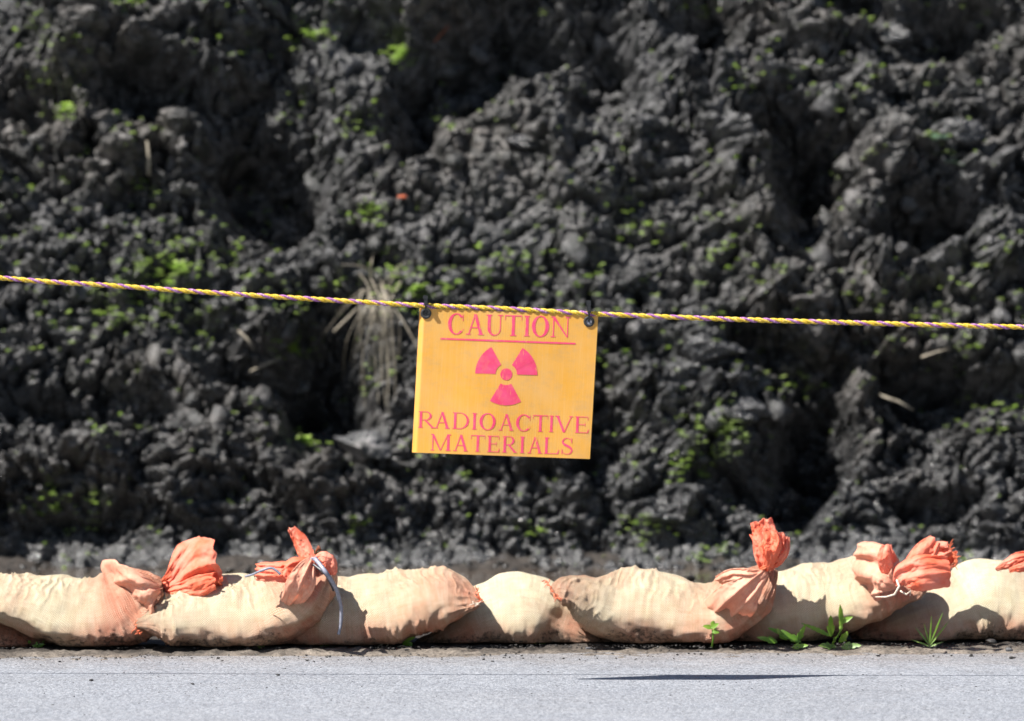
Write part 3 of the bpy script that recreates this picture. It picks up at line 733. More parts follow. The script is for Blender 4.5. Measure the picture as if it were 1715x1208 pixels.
bC = bag([(226, 1046, 3, .012, yc(226, -.13)), (250, 1040, 18, .05, yc(250, -.10)), (290, 1035, 44, .10, yc(290, -.05)), (340, 1030, 58, .125, yc(340, -.02)), (395, 1027, 62, .13, yc(395, -.02)), (440, 1024, 60, .13, yc(440, -.03)),
      (480, 1010, 56, .125, yc(480, -.05)), (510, 985, 46, .10, yc(505, -.08)), (527, 962, 30, .06, yc(520, -.10)), (530, 944, 15, .03, yc(525, -.10)), (528, 932, 9, .018, yc(525, -.10))],
     'fat cream sandbag with a grey strap and a ragged orange knot on its right', 4,
     pet=[([(522, 948, .96, 8), (500, 955, .94, 18), (462, 955, .94, 17), (428, 955, .96, 15)], 1.2, -.3, .25),
          ([(520, 945, .98, 9), (508, 930, .99, 14), (498, 908, 1.0, 13), (486, 886, 1.0, 6)], 1.4, .5, .25),
          ([(522, 944, 1.0, 9), (516, 926, 1.02, 12), (512, 912, 1.02, 10), (510, 902, 1.02, 5)], 1.2, -.5, .25),
          ([(524, 942, .95, 9), (508, 950, .92, 20), (492, 962, .90, 20), (480, 970, .90, 14)], 2.1, .1, .3),
          ([(526, 940, .96, 8), (540, 936, .94, 13), (552, 946, .94, 15), (558, 964, .95, 9)], 1.4, .2, .25)],
     fan=[([(522, 938, .93, 8), (514, 958, .895, 20), (502, 986, .90, 24), (486, 1014, .97, 18)], .7, .35, .25)],
     orange=(.2, .85), neck=.22)
bD = bag([(440, 1045, 20, .08, yc(440, .06)), (475, 1042, 44, .12, yc(475, .05)), (530, 1031, 58, .13, yc(530, .03)), (590, 1028, 61, .13, yc(590, .01)), (650, 1019, 58, .13, yc(650, -.01)), (700, 1008, 53, .12, yc(700, -.03)),
      (742, 1000, 46, .10, yc(742, -.05)), (775, 1002, 29, .06, yc(772, -.08)), (796, 1006, 14, .03, yc(790, -.11)), (804, 1005, 5, .01, yc(800, -.12))],
     'cream sandbag with a frayed right corner, left of the centre of the row', 5, orange=(.4, .55), crease=1.1)
bE = bag([(698, 1078, 4, .02, yc(698, .02)), (730, 1070, 13, .05, yc(730, .02)), (770, 1054, 30, .09, yc(770, .03)), (810, 1034, 50, .12, yc(810, .04)), (855, 1026, 60, .13, yc(855, .04)), (900, 1028, 57, .13, yc(900, .04)),
      (940, 1042, 44, .11, yc(940, .05)), (985, 1058, 27, .08, yc(975, .05)), (1025, 1068, 18, .06, yc(1010, .06)), (1060, 1074, 8, .03, yc(1040, .06))],
     'short cream sandbag in the middle of the row, wedged under both its neighbours', 6, orange=(.1, .1), crease=.25)
bF = bag([(921, 990, 4, .012, yc(921, -.12)), (940, 988, 19, .045, yc(940, -.11)), (965, 992, 28, .07, yc(965, -.08)), (990, 1003, 41, .10, yc(990, -.05)), (1022, 1013, 55, .12, yc(1020, -.02)), (1065, 1016, 64, .13, yc(1065, -.01)), (1115, 1020, 60, .13, yc(1115, -.01)),
      (1165, 1026, 50, .125, yc(1165, -.02)), (1210, 1020, 48, .115, yc(1210, -.04)), (1245, 1002, 44, .095, yc(1240, -.07)), (1268, 980, 30, .06, yc(1265, -.09)), (1282, 962, 15, .03, yc(1280, -.10)), (1287, 950, 10, .018, yc(1280, -.10))],
     'cream sandbag right of centre whose twisted orange end stands tallest', 7,
     pet=[([(1284, 958, 1.03, 8), (1276, 940, 1.02, 15), (1272, 912, 1.02, 16), (1262, 892, 1.03, 14)], 1.3, .4, .3),
          ([(1286, 956, 1.02, 8), (1296, 936, 1.00, 20), (1302, 912, .99, 22), (1308, 892, 1.0, 13)], 1.3, -.3, .32),
          ([(1284, 955, 1.05, 8), (1284, 925, 1.06, 22), (1280, 895, 1.06, 20), (1274, 872, 1.06, 18)], .9, .1, .28),
          ([(1286, 950, 1.0, 8), (1290, 925, .97, 13), (1290, 905, .97, 14), (1284, 882, .98, 9)], 1.7, .3, .35),
          ([(1288, 952, 1.02, 7), (1304, 940, 1.0, 14), (1316, 920, 1.0, 13), (1318, 900, 1.02, 5)], 1.2, -.5, .3),
          ],
     fan=[([(1284, 958, 1.02, 7), (1262, 982, 1.0, 22), (1236, 1010, 1.01, 34), (1206, 1040, 1.10, 40)], .6, .25, .24),
          ([(1280, 962, 1.02, 7), (1256, 968, 1.0, 13), (1228, 968, 1.02, 13), (1204, 978, 1.10, 12)], 1.3, .3, .3)],
     orange=(.75, .95), neck=.3)
bG = bag([(1190, 1062, 14, .06, yc(1190, .06)), (1225, 1045, 34, .11, yc(1225, .05)), (1275, 1023, 55, .13, yc(1275, .03)), (1335, 1013, 64, .13, yc(1335, .02)), (1395, 1003, 60, .13, yc(1395, .02)), (1445, 989, 54, .12, yc(1445, -.02)),
      (1495, 981, 39, .09, yc(1495, -.05)), (1535, 976, 22, .06, yc(1535, -.05)), (1556, 974, 8, .02, yc(1550, -.06))],
     'cream sandbag second from the right with the widest open orange end', 8,
     pet=[([(1500, 980, 1.0, 6), (1512, 966, .98, 24), (1545, 958, .96, 30), (1592, 956, .98, 25)], .55, .25, .22),
          ([(1505, 972, 1.04, 8), (1496, 950, 1.02, 18), (1490, 928, 1.01, 16), (1488, 912, 1.02, 8)], 1.2, -.5, .2),
          ([(1508, 966, 1.08, 8), (1530, 940, 1.07, 18), (1552, 916, 1.06, 19), (1566, 902, 1.07, 12)], 1.6, .4, .25),
          ([(1510, 968, 1.12, 8), (1545, 952, 1.13, 26), (1575, 935, 1.13, 28), (1594, 922, 1.12, 14)], .8, -.3, .22)],
     fan=[([(1502, 982, 1.03, 7), (1482, 975, 1.01, 30), (1460, 960, 1.04, 44), (1430, 955, 1.12, 46)], .9, .2, .26)],
     orange=(.4, .7), crease=.7)
bH = bag([(1424, 1068, 6, .02, yc(1424, .02)), (1450, 1060, 15, .05, yc(1450, .02)), (1500, 1049, 29, .09, yc(1500, .04)), (1560, 1033, 46, .12, yc(1560, .05)), (1608, 1021, 58, .13, yc(1610, .06)), (1648, 1008, 71, .13, yc(1650, .06)),
      (1710, 1014, 66, .13, yc(1710, .06)), (1780, 1010, 62, .13, yc(1780, .06)), (1840, 1004, 44, .09, yc(1840, .04)), (1870, 1000, 10, .03, yc(1870, .03))],
     'rightmost sandbag, pink shaded, running out of the frame with folded orange cloth on top', 9,
     pet=[([(1668, 954, 1.16, 3), (1688, 944, 1.13, 9), (1708, 937, 1.13, 13), (1740, 935, 1.15, 13)], 1.3, .2, .2),
          ([(1690, 955, 1.12, 3), (1708, 950, 1.11, 7), (1735, 946, 1.12, 10), (1770, 945, 1.14, 8)], 1.3, .3, .2)],
     orange=(.45, .9), crease=.6)

# ties, straps, strings, frayed seams (parts of their bags)
def ribbon(name, pts, w0, mat, parent, w1=None):
    V = []; F = []; n = 28; pts = catmull([tuple(p) for p in pts], n)
    for i, p in enumerate(pts):
        t = pts[min(i + 1, n - 1)] - pts[max(i - 1, 0)]; t /= np.linalg.norm(t)
        s = np.cross(t, [0, 1, 0]); s /= np.linalg.norm(s); ww = w0 + ((w1 if w1 else w0) - w0) * i / (n - 1)
        for a, b in ((-1, 0), (-.3, -.45), (.3, -.45), (1, 0), (.3, .45), (-.3, .45)):
            V.append(p + s * ww * a + np.array([0, ww * b, 0]))
    for i in range(n - 1):
        for k in range(6): F.append((i * 6 + k, i * 6 + (k + 1) % 6, i * 6 + 6 + (k + 1) % 6, i * 6 + 6 + k))
    F.append((5, 4, 3, 2, 1, 0)); F.append(tuple((n - 1) * 6 + k for k in range(6)))
    return obj(name, pymesh(name, V, F, mat, True), parent)
def PP(*a): return [P(q[0], q[1], q[2] - .14) for q in a]
ribbon('strap_end', PP((526, 934, .92), (545, 958, .89), (562, 985, .92), (571, 1015, .955), (571, 1042, .965), (567, 1063, .965)), .0052, M_STRAP, bC, .0030)
ribbon('strap_end', PP((470, 962, .90), (456, 952, .90), (440, 955, .90), (424, 962, .92), (410, 966, .95)), .0030, M_STRAP, bC, .0022)
ribbon('strap_end', PP((524, 945, .92), (545, 962, .90), (554, 978, .92), (559, 990, .95)), .0030, M_WIRE, bC, .0022)
V, F = tube(PP((527, 938, 1.0), (530, 922, .99), (534, 918, .99), (536, 921, .985)), [.0016, .002, .006, .003], 7)
obj('dead_stem', pymesh('dead_stem', V, F, M_RUST, True), bC)
def coil(cx, cy, y, rx, rz, r, parent, name='tie_cord', mat=None, turns=2):
    c = P(cx, cy, y - .14); pts = []
    for i in range(40 * turns):
        a = 2 * math.pi * i / 40; pts.append(c + Vector((rx * math.cos(a), .022 * math.sin(a), rz * math.cos(a + .6) + .0022 * i / 20)))
    V, F = tube(pts, r, 6); obj(name, pymesh(name, V, F, mat or M_STRING, True), parent)
coil(271, 984, 1.10, .008, .012, .0016, bB, mat=M_ORB)
coil(527, 942, 1.0, .016, .006, .002, bC, mat=M_STRAP)
coil(1286, 954, 1.03, .016, .006, .0018, bF, mat=M_ORB)
V, F = tube(PP((1502, 972, .955), (1506, 982, .94), (1498, 996, .95), (1484, 1000, .965), (1466, 1000, .975)), [.0024, .0026, .0024, .002, .001], 7)
obj('string', pymesh('string', V, F, M_STRING, True), bG)
V, F = tube(PP((1508, 990, .955), (1518, 996, .945), (1525, 990, .95), (1524, 998, .95)), [.002, .0022, .002, .001], 7)
obj('string', pymesh('string', V, F, M_STRING, True), bG)
def fray(pts, n, length, parent, mat, seed, down=True):
    r = np.random.RandomState(seed); V = []; F = []
    pts = catmull([tuple(p) for p in pts], 30)
    for _ in range(n):
        p = pts[r.randint(30)]; d = r.normal(size=3) * np.array([.6, .4, .6]); d[1] -= .4; d *= length * r.uniform(.4, 1)
        v, f = tube([Vector(p), Vector(p + d * .5 + r.normal(size=3) * length * .12), Vector(p + d)], [.0011, .001, .0006], 5)
        k = len(V); V += v; F += [tuple(q + k for q in ff) for ff in f]
    obj('frayed_seam', pymesh('frayed_seam', V, F, mat, True), parent)
fray(PP((798, 985, 1.0), (802, 998, .98), (804, 1008, .97)), 26, .012, bD, M_ORB, 1)
fray(PP((795, 1010, .97), (802, 1012, .96)), 8, .018, bD, M_STRING, 2)
fray(PP((912, 972, 1.11), (920, 980, 1.05), (928, 995, 1.0), (934, 1002, .98)), 34, .012, bF, M_ORB, 3)
fray(PP((226, 1044, .90), (230, 1056, .90), (234, 1062, .90)), 22, .012, bC, M_ORB, 4)
fray(PP((1590, 915, 1.1), (1600, 935, 1.08), (1598, 950, 1.03)), 60, .010, bG, M_ORB, 5)

# ---------------------------------------------------------------- rope and sign
rope_px = [(-900, 386), (-500, 418), (0, 465.5), (180, 478), (350, 490), (540, 502), (700, 511.5), (850, 517.5), (1000, 526), (1200, 534), (1400, 540), (1715, 548), (2200, 556), (2700, 560)]
RC = catmull([tuple(P(a, b, .0)) for a, b in rope_px], 3000)
dl = np.linalg.norm(np.diff(RC, axis=0), axis=1); Ls = np.concatenate([[0], np.cumsum(dl)])
NR = 3600; ll = np.linspace(0, Ls[-1], NR)
RC = np.stack([np.interp(ll, Ls, RC[:, q]) for q in range(3)], -1)
T = np.gradient(RC, axis=0); T /= np.linalg.norm(T, axis=1)[:, None]
Nn = np.stack([-T[:, 2], 0 * T[:, 0], T[:, 0]], -1)
rope = empty('rope', tuple(RC[NR // 2]), 'twisted yellow and purple rope stretched across the whole view', 'rope')
pitch = .0445
for k in range(3):
    ang = -2 * np.pi * (ll + .006 * perlin(ll * 5, ll * 0, 200)) / pitch + 2 * np.pi * k / 3
    r0 = .0025; rr = .00265
    C = RC + Nn * (r0 * np.sin(ang))[:, None] + np.array([0, -1, 0]) * (r0 * np.cos(ang))[:, None]
    nr = 10; th = np.linspace(0, 2 * np.pi, nr, endpoint=False)
    V = C[:, None, :] + Nn[:, None, :] * (rr * np.sin(th))[None, :, None] + np.array([0, -1, 0])[None, None, :] * (rr * np.cos(th))[None, :, None]
    uv = np.stack([np.repeat(ll[:, None], nr, 1), np.repeat((th / 6.283)[None], NR, 0)], -1).reshape(-1, 2)
    obj('strand', mesh_np('strand', V.reshape(-1, 3), grid_faces(NR, nr, True), [M_PUR if k == 0 else M_YEL], True, uv), rope,
        label='purple strand' if k == 0 else None)

TL, TR, BR, BL = np.array([703., 516.5]), np.array([1002., 528.]), np.array([988., 769.]), np.array([690., 758.])
def bulge(a, b):
    """sign surface: y offset for unit coordinates a (across) and b (down)"""
    y = .004 * np.sin(a * 3.1) * (.4 + b) * -1 + .004 * b + .002 * np.sin(a * 9 + b * 2) * b
    y = y + .010 * np.clip((.028 - a) / .028, 0, 1) ** 1.3      # left edge curls back
    return y
def sign_ab(px, py):
    e = (TR - TL); g = (BL - TL); M = np.array([[e[0], g[0]], [e[1], g[1]]])
    q = np.linalg.solve(M, np.array([px, py]) - TL); return q[0], q[1]
na, nb = 90, 60
aa = np.concatenate([np.linspace(0, .03, 8), np.linspace(.035, 1, na - 8)]); bb = np.linspace(0, 1, nb)
V = []; UVl = []
for a in aa:
    for b in bb:
        p2 = (TL * (1 - a) + TR * a) * (1 - b) + (BL * (1 - a) + BR * a) * b
        V.append(P(p2[0], p2[1], float(bulge(a, b)))[:]); UVl.append((a, 1 - b))
V = np.array(V); n = len(V); Vb = V + np.array([0, .004, 0])
F = grid_faces(na, nb); Fb = F[:, ::-1] + n
rim = []
idx2 = lambda i, j: i * nb + j
loop = [idx2(i, 0) for i in range(na)] + [idx2(na - 1, j) for j in range(1, nb)] + [idx2(i, nb - 1) for i in range(na - 2, -1, -1)] + [idx2(0, j) for j in range(nb - 2, 0, -1)]
for i in range(len(loop)):
    a_, b_ = loop[i], loop[(i + 1) % len(loop)]; rim.append((b_, a_, a_ + n, b_ + n))
sc = P(847, 520, 0)
sign = empty('caution_sign', sc, 'faded yellow CAUTION RADIOACTIVE MATERIALS sign hanging from the rope', 'sign')
obj('sign_panel', mesh_np('sign_panel', np.concatenate([V, Vb]), np.concatenate([F, Fb, np.array(rim)]), [M_SIGN], False, UVl + UVl), sign)

# glyphs: polygons in units of the cap height, x from 0 to a
def arc_ring(cx, cy, rx, ry, tx, ty, t0, t1, n=34):
    """strip between outer ellipse and inner ellipse (thick sides tx, thin top/bottom ty)"""
    out = []
    for i in range(n):
        u0 = t0 + (t1 - t0) * i / n; u1 = t0 + (t1 - t0) * (i + 1) / n
        f = lambda u, r1, r2: (cx + r1 * math.cos(u), cy + r2 * math.sin(u))
        out.append([f(u0, rx, ry), f(u1, rx, ry), f(u1, rx - tx, ry - ty), f(u0, rx - tx, ry - ty)])
    return out
def q(x0, y0, x1, y1): return [(x0, y0), (x1, y0), (x1, y1), (x0, y1)]
def diag(xa, ya, xb, yb, wd): return [(xa, ya), (xa + wd, ya), (xb + wd, yb), (xb, yb)]
S_, K, s_ = .042, .15, .06       # serif, thick stem, thin stem
def vst(x, w_=K, y0=0, y1=1, e=.06): return [q(x, y0 + S_, x + w_, y1 - S_), q(x - e, y0, x + w_ + e, y0 + S_), q(x - e, y1 - S_, x + w_ + e, y1)]
def glyph(c, a):
    r = math.radians; pi = math.pi
    if c == 'C': return arc_ring(.5 * a + .02, .5, .5 * a + .02, .52, .175, .05, r(42), r(318)) + [[(a * .90, .66), (a * .94, .66), (a * .94, 1.0), (a * .90, .95)], [(a * .86, .13), (a * .90, .16), (a * .97, .27), (a * .95, .29)]]
    if c == 'O': return arc_ring(.5 * a, .5, .5 * a, .52, .175, .05, 0, 2 * pi, 60)
    if c == 'I': return vst(a / 2 - K / 2)
    if c == 'T': return [q(a / 2 - K / 2, S_, a / 2 + K / 2, .955), q(a / 2 - .15, 0, a / 2 + .15, S_), q(0, .955, a, 1), q(0, .76, .025, .955), q(a - .025, .76, a, .955)]
    if c == 'A': return [diag(.12, S_, a * .50 - .03, 1.0, s_), diag(a - .21, S_, a * .50 - .07, 1.0, K), q(a * .28, .33, a * .68, .37), q(0, 0, .24, S_), q(a - .27, 0, a, S_)]
    if c == 'V': return [diag(.09, 1 - S_, a * .5 - .05, 0, K), diag(a - .15, 1 - S_, a * .5 + .005, 0, s_), q(0, 1 - S_, .28, 1), q(a - .24, 1 - S_, a, 1)]
    if c == 'N': return [q(.10, S_, .10 + s_, .93), q(0, 0, .24, S_), q(0, 1 - S_, .20, 1), [(.06, 1 - S_), (.22, 1 - S_), (a - .10, 0), (a - .155, 0)], q(a - .145, .0, a - .10, 1 - S_), q(a - .24, 1 - S_, a, 1)]
    if c == 'U': return [q(.07, .34, .07 + K, 1 - S_), q(0, 1 - S_, .07 + K + .06, 1), q(a - .14, .34, a - .095, 1 - S_), q(a - .24, 1 - S_, a, 1)] + \
        [[(.07 + (a - .165) / 2 * (1 - math.cos(u0)), .34 - .36 * math.sin(u0)), (.07 + (a - .165) / 2 * (1 - math.cos(u1)), .34 - .36 * math.sin(u1)),
          (.07 + K + (a - .21 - K) / 2 * (1 - math.cos(u1)), .34 - .31 * math.sin(u1)), (.07 + K + (a - .21 - K) / 2 * (1 - math.cos(u0)), .34 - .31 * math.sin(u0))] for u0, u1 in [(pi * i / 24, pi * (i + 1) / 24) for i in range(24)]]
    if c == 'D': return vst(.07, K, 0, 1, .07) + [q(.20, 0.001, a * .42, .036), q(.20, .964, a * .42, .999)] + arc_ring(a * .42, .5, a * .58, .5, .145, .036, -pi / 2, pi / 2)
    if c == 'R': return vst(.07, K, 0, 1, .07) + [q(.20, .963, a * .45, .999), q(.20, .47, a * .45, .506)] + arc_ring(a * .45, .735, a * .36, .265, .13, .036, -pi / 2, pi / 2, 20) + [diag(a * .34, .48, a - .20, S_, .15), q(a - .22, 0, a, S_)]
    if c == 'E': return vst(.07, K, 0, 1, .07) + [q(.20, .001, a - .03, .040), q(.20, .960, a - .08, .999), q(.20, .49, a * .70, .526), q(a * .70, .40, a * .70 + .03, .62),
                                        [(a - .03, .0), (a, .24), (a - .03, .24), (a - .09, .04)], q(a - .08, .78, a - .05, .999)]
    if c == 'L': return vst(.07, K, 0, 1, .07) + [q(.20, .001, a - .04, .040), [(a - .04, .0), (a, .27), (a - .03, .27), (a - .11, .04)]]
    if c == 'M': return [q(.10, S_, .10 + s_, .93), q(0, 0, .24, S_), q(0, 1 - S_, .19, 1), [(.07, 1 - S_), (.21, 1 - S_), (a * .5 + .02, .02), (a * .5 - .06, .02)], [(a - .24, 1 - S_), (a - .19, 1 - S_), (a * .5 + .01, .02), (a * .5 - .04, .02)],
                         q(a - .24, S_, a - .24 + K, 1 - S_), q(a - .31, 0, a, S_), q(a - .24, 1 - S_, a, 1)]
    if c == 'S':
        pts = [(a * .86, .70), (a * .78, .90), (a * .50, .985), (a * .24, .93), (a * .13, .76), (a * .26, .61), (a * .50, .52), (a * .76, .41), (a * .89, .24), (a * .76, .07), (a * .48, .015), (a * .20, .09), (a * .10, .30)]
        wd = [.02, .03, .035, .06, .10, .13, .14, .13, .10, .06, .035, .03, .02]
        S2 = catmull([(p[0], p[1], w_) for p, w_ in zip(pts, wd)], 60); out = []
        T2 = np.gradient(S2[:, :2], axis=0); T2 /= np.linalg.norm(T2, axis=1)[:, None]; N2 = np.stack([-T2[:, 1], T2[:, 0]], -1) * S2[:, 2:3] / 2
        for i in range(59): out.append([tuple(S2[i, :2] + N2[i]), tuple(S2[i + 1, :2] + N2[i + 1]), tuple(S2[i + 1, :2] - N2[i + 1]), tuple(S2[i, :2] - N2[i])])
        return out + [q(a * .84, .68, a * .89, 1.0), q(a * .07, .0, a * .12, .32)]
ZS = 1403 / 360.0
def sign_pt(zx, zy, lift):
    px, py = 670 + zx / ZS, 480 + zy / ZS
    a, b = sign_ab(px, py); p = P(px, py, float(bulge(a, b)) - lift); return p
def print_part(name, polys, lift0=.0005, label=None):
    V = []; F = []
    for i, pg in enumerate(polys):
        n_ = len(V); lf = lift0 + .00002 * (i % 9)
        V += [sign_pt(x, y, lf) for x, y in pg]; F.append(tuple(range(n_, n_ + len(pg))))
    me = pymesh(name, V, F, M_PRINT)
    return obj(name, me, sign, label=label)
def word(letters, slope, capq, base0, x00):
    for ch, x0, x1 in letters:
        a = (x1 - x0) / capq; polys = []
        for pg in glyph(ch, a):
            o = []
            for gx, gy in pg:
                zx = x0 + gx * capq - 0.035 * gy * capq * -1; zy = base0 + (zx - x00) * slope - gy * capq
                o.append((zx, zy))
            polys.append(o)
        print_part('letter', polys)
word([('C', 310, 416), ('A', 428, 545), ('U', 560, 668), ('T', 682, 792), ('I', 803, 850), ('O', 858, 970), ('N', 982, 1108)], .029, 134, 310, 310)
word([('R', 118, 224), ('A', 222, 322), ('D', 342, 448), ('I', 468, 500), ('O', 517, 622), ('A', 642, 740), ('C', 755, 852), ('T', 866, 962), ('I', 970, 1002), ('V', 1008, 1126), ('E', 1140, 1230)], .033, 107, 921, 118)
word([('M', 198, 330), ('A', 345, 442), ('T', 460, 551), ('E', 568, 648), ('R', 666, 762), ('I', 780, 812), ('A', 830, 926), ('L', 938, 1036), ('S', 1048, 1128)], .030, 107, 1069, 200)
print_part('underline', [[(262 + 883 * i / 20, 335 + 32.5 * i / 20), (262 + 883 * (i + 1) / 20, 335 + 32.5 * (i + 1) / 20), (262 + 883 * (i + 1) / 20, 346 + 32.5 * (i + 1) / 20), (262 + 883 * i / 20, 346 + 32.5 * i / 20)] for i in range(20)])
tilt = math.radians(1.6)
def zpol(r, ang): return (693 + r * math.cos(ang), 573 + r * math.sin(ang))
for a0 in (180, 300, 60):
    polys = []
    for i in range(16):
        u0 = math.radians(a0 + 60 * i / 16) + tilt; u1 = math.radians(a0 + 60 * (i + 1) / 16) + tilt
        polys.append([zpol(70, u0), zpol(203, u0), zpol(203, u1), zpol(70, u1)])
    print_part('trefoil_blade', polys)
print_part('trefoil_hub', [[zpol(0, 0), zpol(39, 2 * math.pi * i / 36), zpol(39, 2 * math.pi * (i + 1) / 36)] for i in range(36)])

def grommet(zx, zy, through):
    c = sign_pt(zx, zy, 0); V = []; F = []; n_ = 40
    prof = [(.0105, .002), (.0105, -.0016), (.0098, -.0024), (.0062, -.0026), (.0054, -.0018), (.0052, .006)]
    for r_, dy in prof:
        for i in range(n_):
            a = 2 * math.pi * i / n_; V.append(c + Vector((r_ * math.cos(a), dy, r_ * math.sin(a))))
    for k in range(len(prof) - 1):
        for i in range(n_):
            F.append((k * n_ + i, k * n_ + (i + 1) % n_, (k + 1) * n_ + (i + 1) % n_, (k + 1) * n_ + i))
    g = obj('grommet', pymesh('grommet', V, F, M_RUBBER, True), sign)
    V = []; F = []
    for i in range(n_): a = 2 * math.pi * i / n_; V.append(c + Vector((.0054 * math.cos(a), -.0006, .0054 * math.sin(a))))
    F = [tuple(range(n_))]
    obj('grommet_hole', pymesh('grommet_hole', V, F, M_STRAP if through else M_BLACK), g)
grommet(169, 176, False); grommet(1233, 229, True)
def ziptie(zx, zy, rz, zt, lab):
    """thin strap from the grommet hole, over the rope, head on the rope and a cut tail upwards"""
    c = sign_pt(zx, zy, 0); r_ = sign_pt(zx, rz, 0); top = sign_pt(zx - 4, zt, 0)
    e = empty('cable_tie', c, lab, 'cable tie', 'black cable ties holding the sign to the rope')
    pts = [c + Vector((0, .002, -.001)), c + Vector((0, -.004, .001)), c + Vector((0, -.006, .006)), Vector((c.x, -.0085, r_.z - .003)), Vector((c.x, -.009, r_.z + .003)), Vector((c.x, -.001, r_.z + .0085)), Vector((c.x, -.002, r_.z + .002)), Vector((c.x, .010, r_.z - .008)), Vector((c.x, .009, c.z))]
    V = []; F = []
    for i, p in enumerate(pts):
        for sx in (-.0019, .0019):
            V.append(p + Vector((sx, 0, 0)))
    for i in range(len(pts) - 1): F.append((2 * i, 2 * i + 1, 2 * i + 3, 2 * i + 2))
    o = obj('strap', pymesh('strap', V, F, M_BLACK), e); solid(o, .0011)
    V = []; F = []; box(V, F, (c.x - .0036, -.0155, r_.z - .0005), (c.x + .0036, -.0085, r_.z + .0050))
    h = obj('tie_head', pymesh('tie_head', V, F, M_BLACK), e); md = h.modifiers.new('bevel', 'BEVEL'); md.width = .0008; md.segments = 2
    V = []; F = []
    pa = Vector((c.x + .0004, -.0115, r_.z + .004)); pb = Vector((top.x, -.010, top.z))
    for p, w_ in ((pa, .0034), (pa.lerp(pb, .45), .0032), (pa.lerp(pb, .5), .0044), (pb, .0044)):
        for dx, dy in ((-1, -.4), (1, -.4), (1, .4), (-1, .4)): V.append(p + Vector((w_ * dx, w_ * dy, 0)))
    for k in range(3):
        for j in range(4): F.append((4 * k + j, 4 * k + (j + 1) % 4, 4 * k + 4 + (j + 1) % 4, 4 * k + 4 + j))
    F += [(3, 2, 1, 0), (12, 13, 14, 15)]
    obj('tie_tail', pymesh('tie_tail', V, F, M_BLACK), e)
ziptie(169, 176, 118, 58, 'black cable tie at the left corner of the sign')
ziptie(1233, 229, 170, 90, 'black cable tie at the right corner of the sign')

# ---------------------------------------------------------------- weeds in front of the bags
def leaf_at(V, F, base, direction, L, wd, curl=.3, lobes=0, face=(0, -1, .4)):
    d = np.array(direction, float); d /= np.linalg.norm(d); s = np.cross(d, face); s /= np.linalg.norm(s); nrm = np.cross(s, d)
    if nrm[2] < 0: nrm = -nrm
    n_ = 25; k = len(V)
    for i in range(n_):
        t = i / (n_ - 1); c = np.array(base) + d * L * t - nrm * L * curl * t * t
        w_ = wd * (math.sin(math.pi * min(t ** .75, 1)) ** .8 + .02)
        if lobes: w_ *= (.62 + .42 * ((t * lobes) % 1.0))
        V += [c + s * w_ + nrm * w_ * .35, c, c - s * w_ + nrm * w_ * .35]
    for i in range(n_ - 1):
        for qq in (0, 1): F.append((k + 3 * i + qq, k + 3 * i + qq + 1, k + 3 * i + 4 + qq, k + 3 * i + 3 + qq))
def leafy(name, base, leaves, mat, lab, cat, stem=None, group=None):
    base = Vector(base); e = empty(name, base, lab, cat, group)
    for (off, d, L, wd, curl, lobes) in leaves:
        V = []; F = []; leaf_at(V, F, (base + Vector(off))[:], d, L * (.9 if name == 'dandelion' else 1), wd * (.72 if name == 'dandelion' else 1), curl, lobes)
        obj('leaf', mesh_np('leaf', np.array(V), np.array(F), [mat], True), e)
    for st in (stem or []):
        V, F = tube([base + Vector(x) for x in st], [.0022, .0018, .0012][:len(st)] + [.0012] * max(0, len(st) - 3), 6)
        obj('stem', pymesh('stem', V, F, mat, True), e)
    return e
g = ground_at(1392, 1083, .008)
leafy('dandelion', g, [((-.002, .0, .022), (-.85, -.2, .42), .075, .0085, .10, 6), ((.01, 0, .01), (-.2, -.5, .3), .035, .007, .2, 3), ((.012, -.01, .0), (-.9, -.6, .10), .055, .008, .0, 4),
                      ((.015, -.01, .01), (.5, -.5, .5), .05, .012, .3, 2), ((.02, 0, .03), (.05, -.1, .95), .058, .0075, .15, 4), ((.02, 0, .05), (.8, -.2, .45), .032, .008, .1, 0),
                      ((.022, 0, .05), (-.1, -.2, 1), .045, .007, .05, 0), ((.0, 0, .02), (-.05, -.3, .9), .06, .012, .2, 2), ((.02, -.02, .0), (.9, -.5, .15), .05, .013, .1, 2), ((.0, -.02, .0), (-.6, -.8, .2), .045, .012, .1, 2)],
      M_WEED, 'leafy green weed with toothed leaves before the second bag from the right', 'weed', stem=[((.0, 0, 0), (.018, 0, .03), (.022, 0, .06))])
g = ground_at(1318, 1084, .008)
leafy('dandelion', g, [((.03, 0, .01), (-.9, -.2, .45), .085, .013, .15, 3), ((.02, 0, .01), (.4, -.2, .8), .05, .010, .15, 2), ((0, 0, .015), (-.5, -.3, .5), .045, .010, .2, 2), ((-.02, 0, .01), (-.9, -.3, .3), .05, .011, .2, 2), ((.01, -.01, .0), (.8, -.5, .2), .04, .010, .2, 2)],
      M_WEED, 'low dark green weed left of the toothed leafy one', 'weed')
g = ground_at(1557, 1085, .008)
leafy('grass_shoot', g, [((0, 0, 0), (.05, -.1, 1), .070, .0020, .05, 0), ((0, 0, .006), (.35, -.1, .9), .074, .0019, -.1, 0), ((0, 0, .004), (.62, -.1, .8), .068, .0018, -.1, 0), ((0, 0, .004), (-.5, -.1, .7), .05, .0018, .2, 0),
                        ((0, 0, .002), (-.9, -.2, .45), .040, .0018, .3, 0), ((0, 0, .006), (-.25, -.1, .9), .05, .0017, .1, 0), ((0, -.003, .002), (.8, -.3, .4), .03, .0018, .3, 0)],
      M_WEED, 'thin grass shoot before the rightmost sandbag', 'grass')
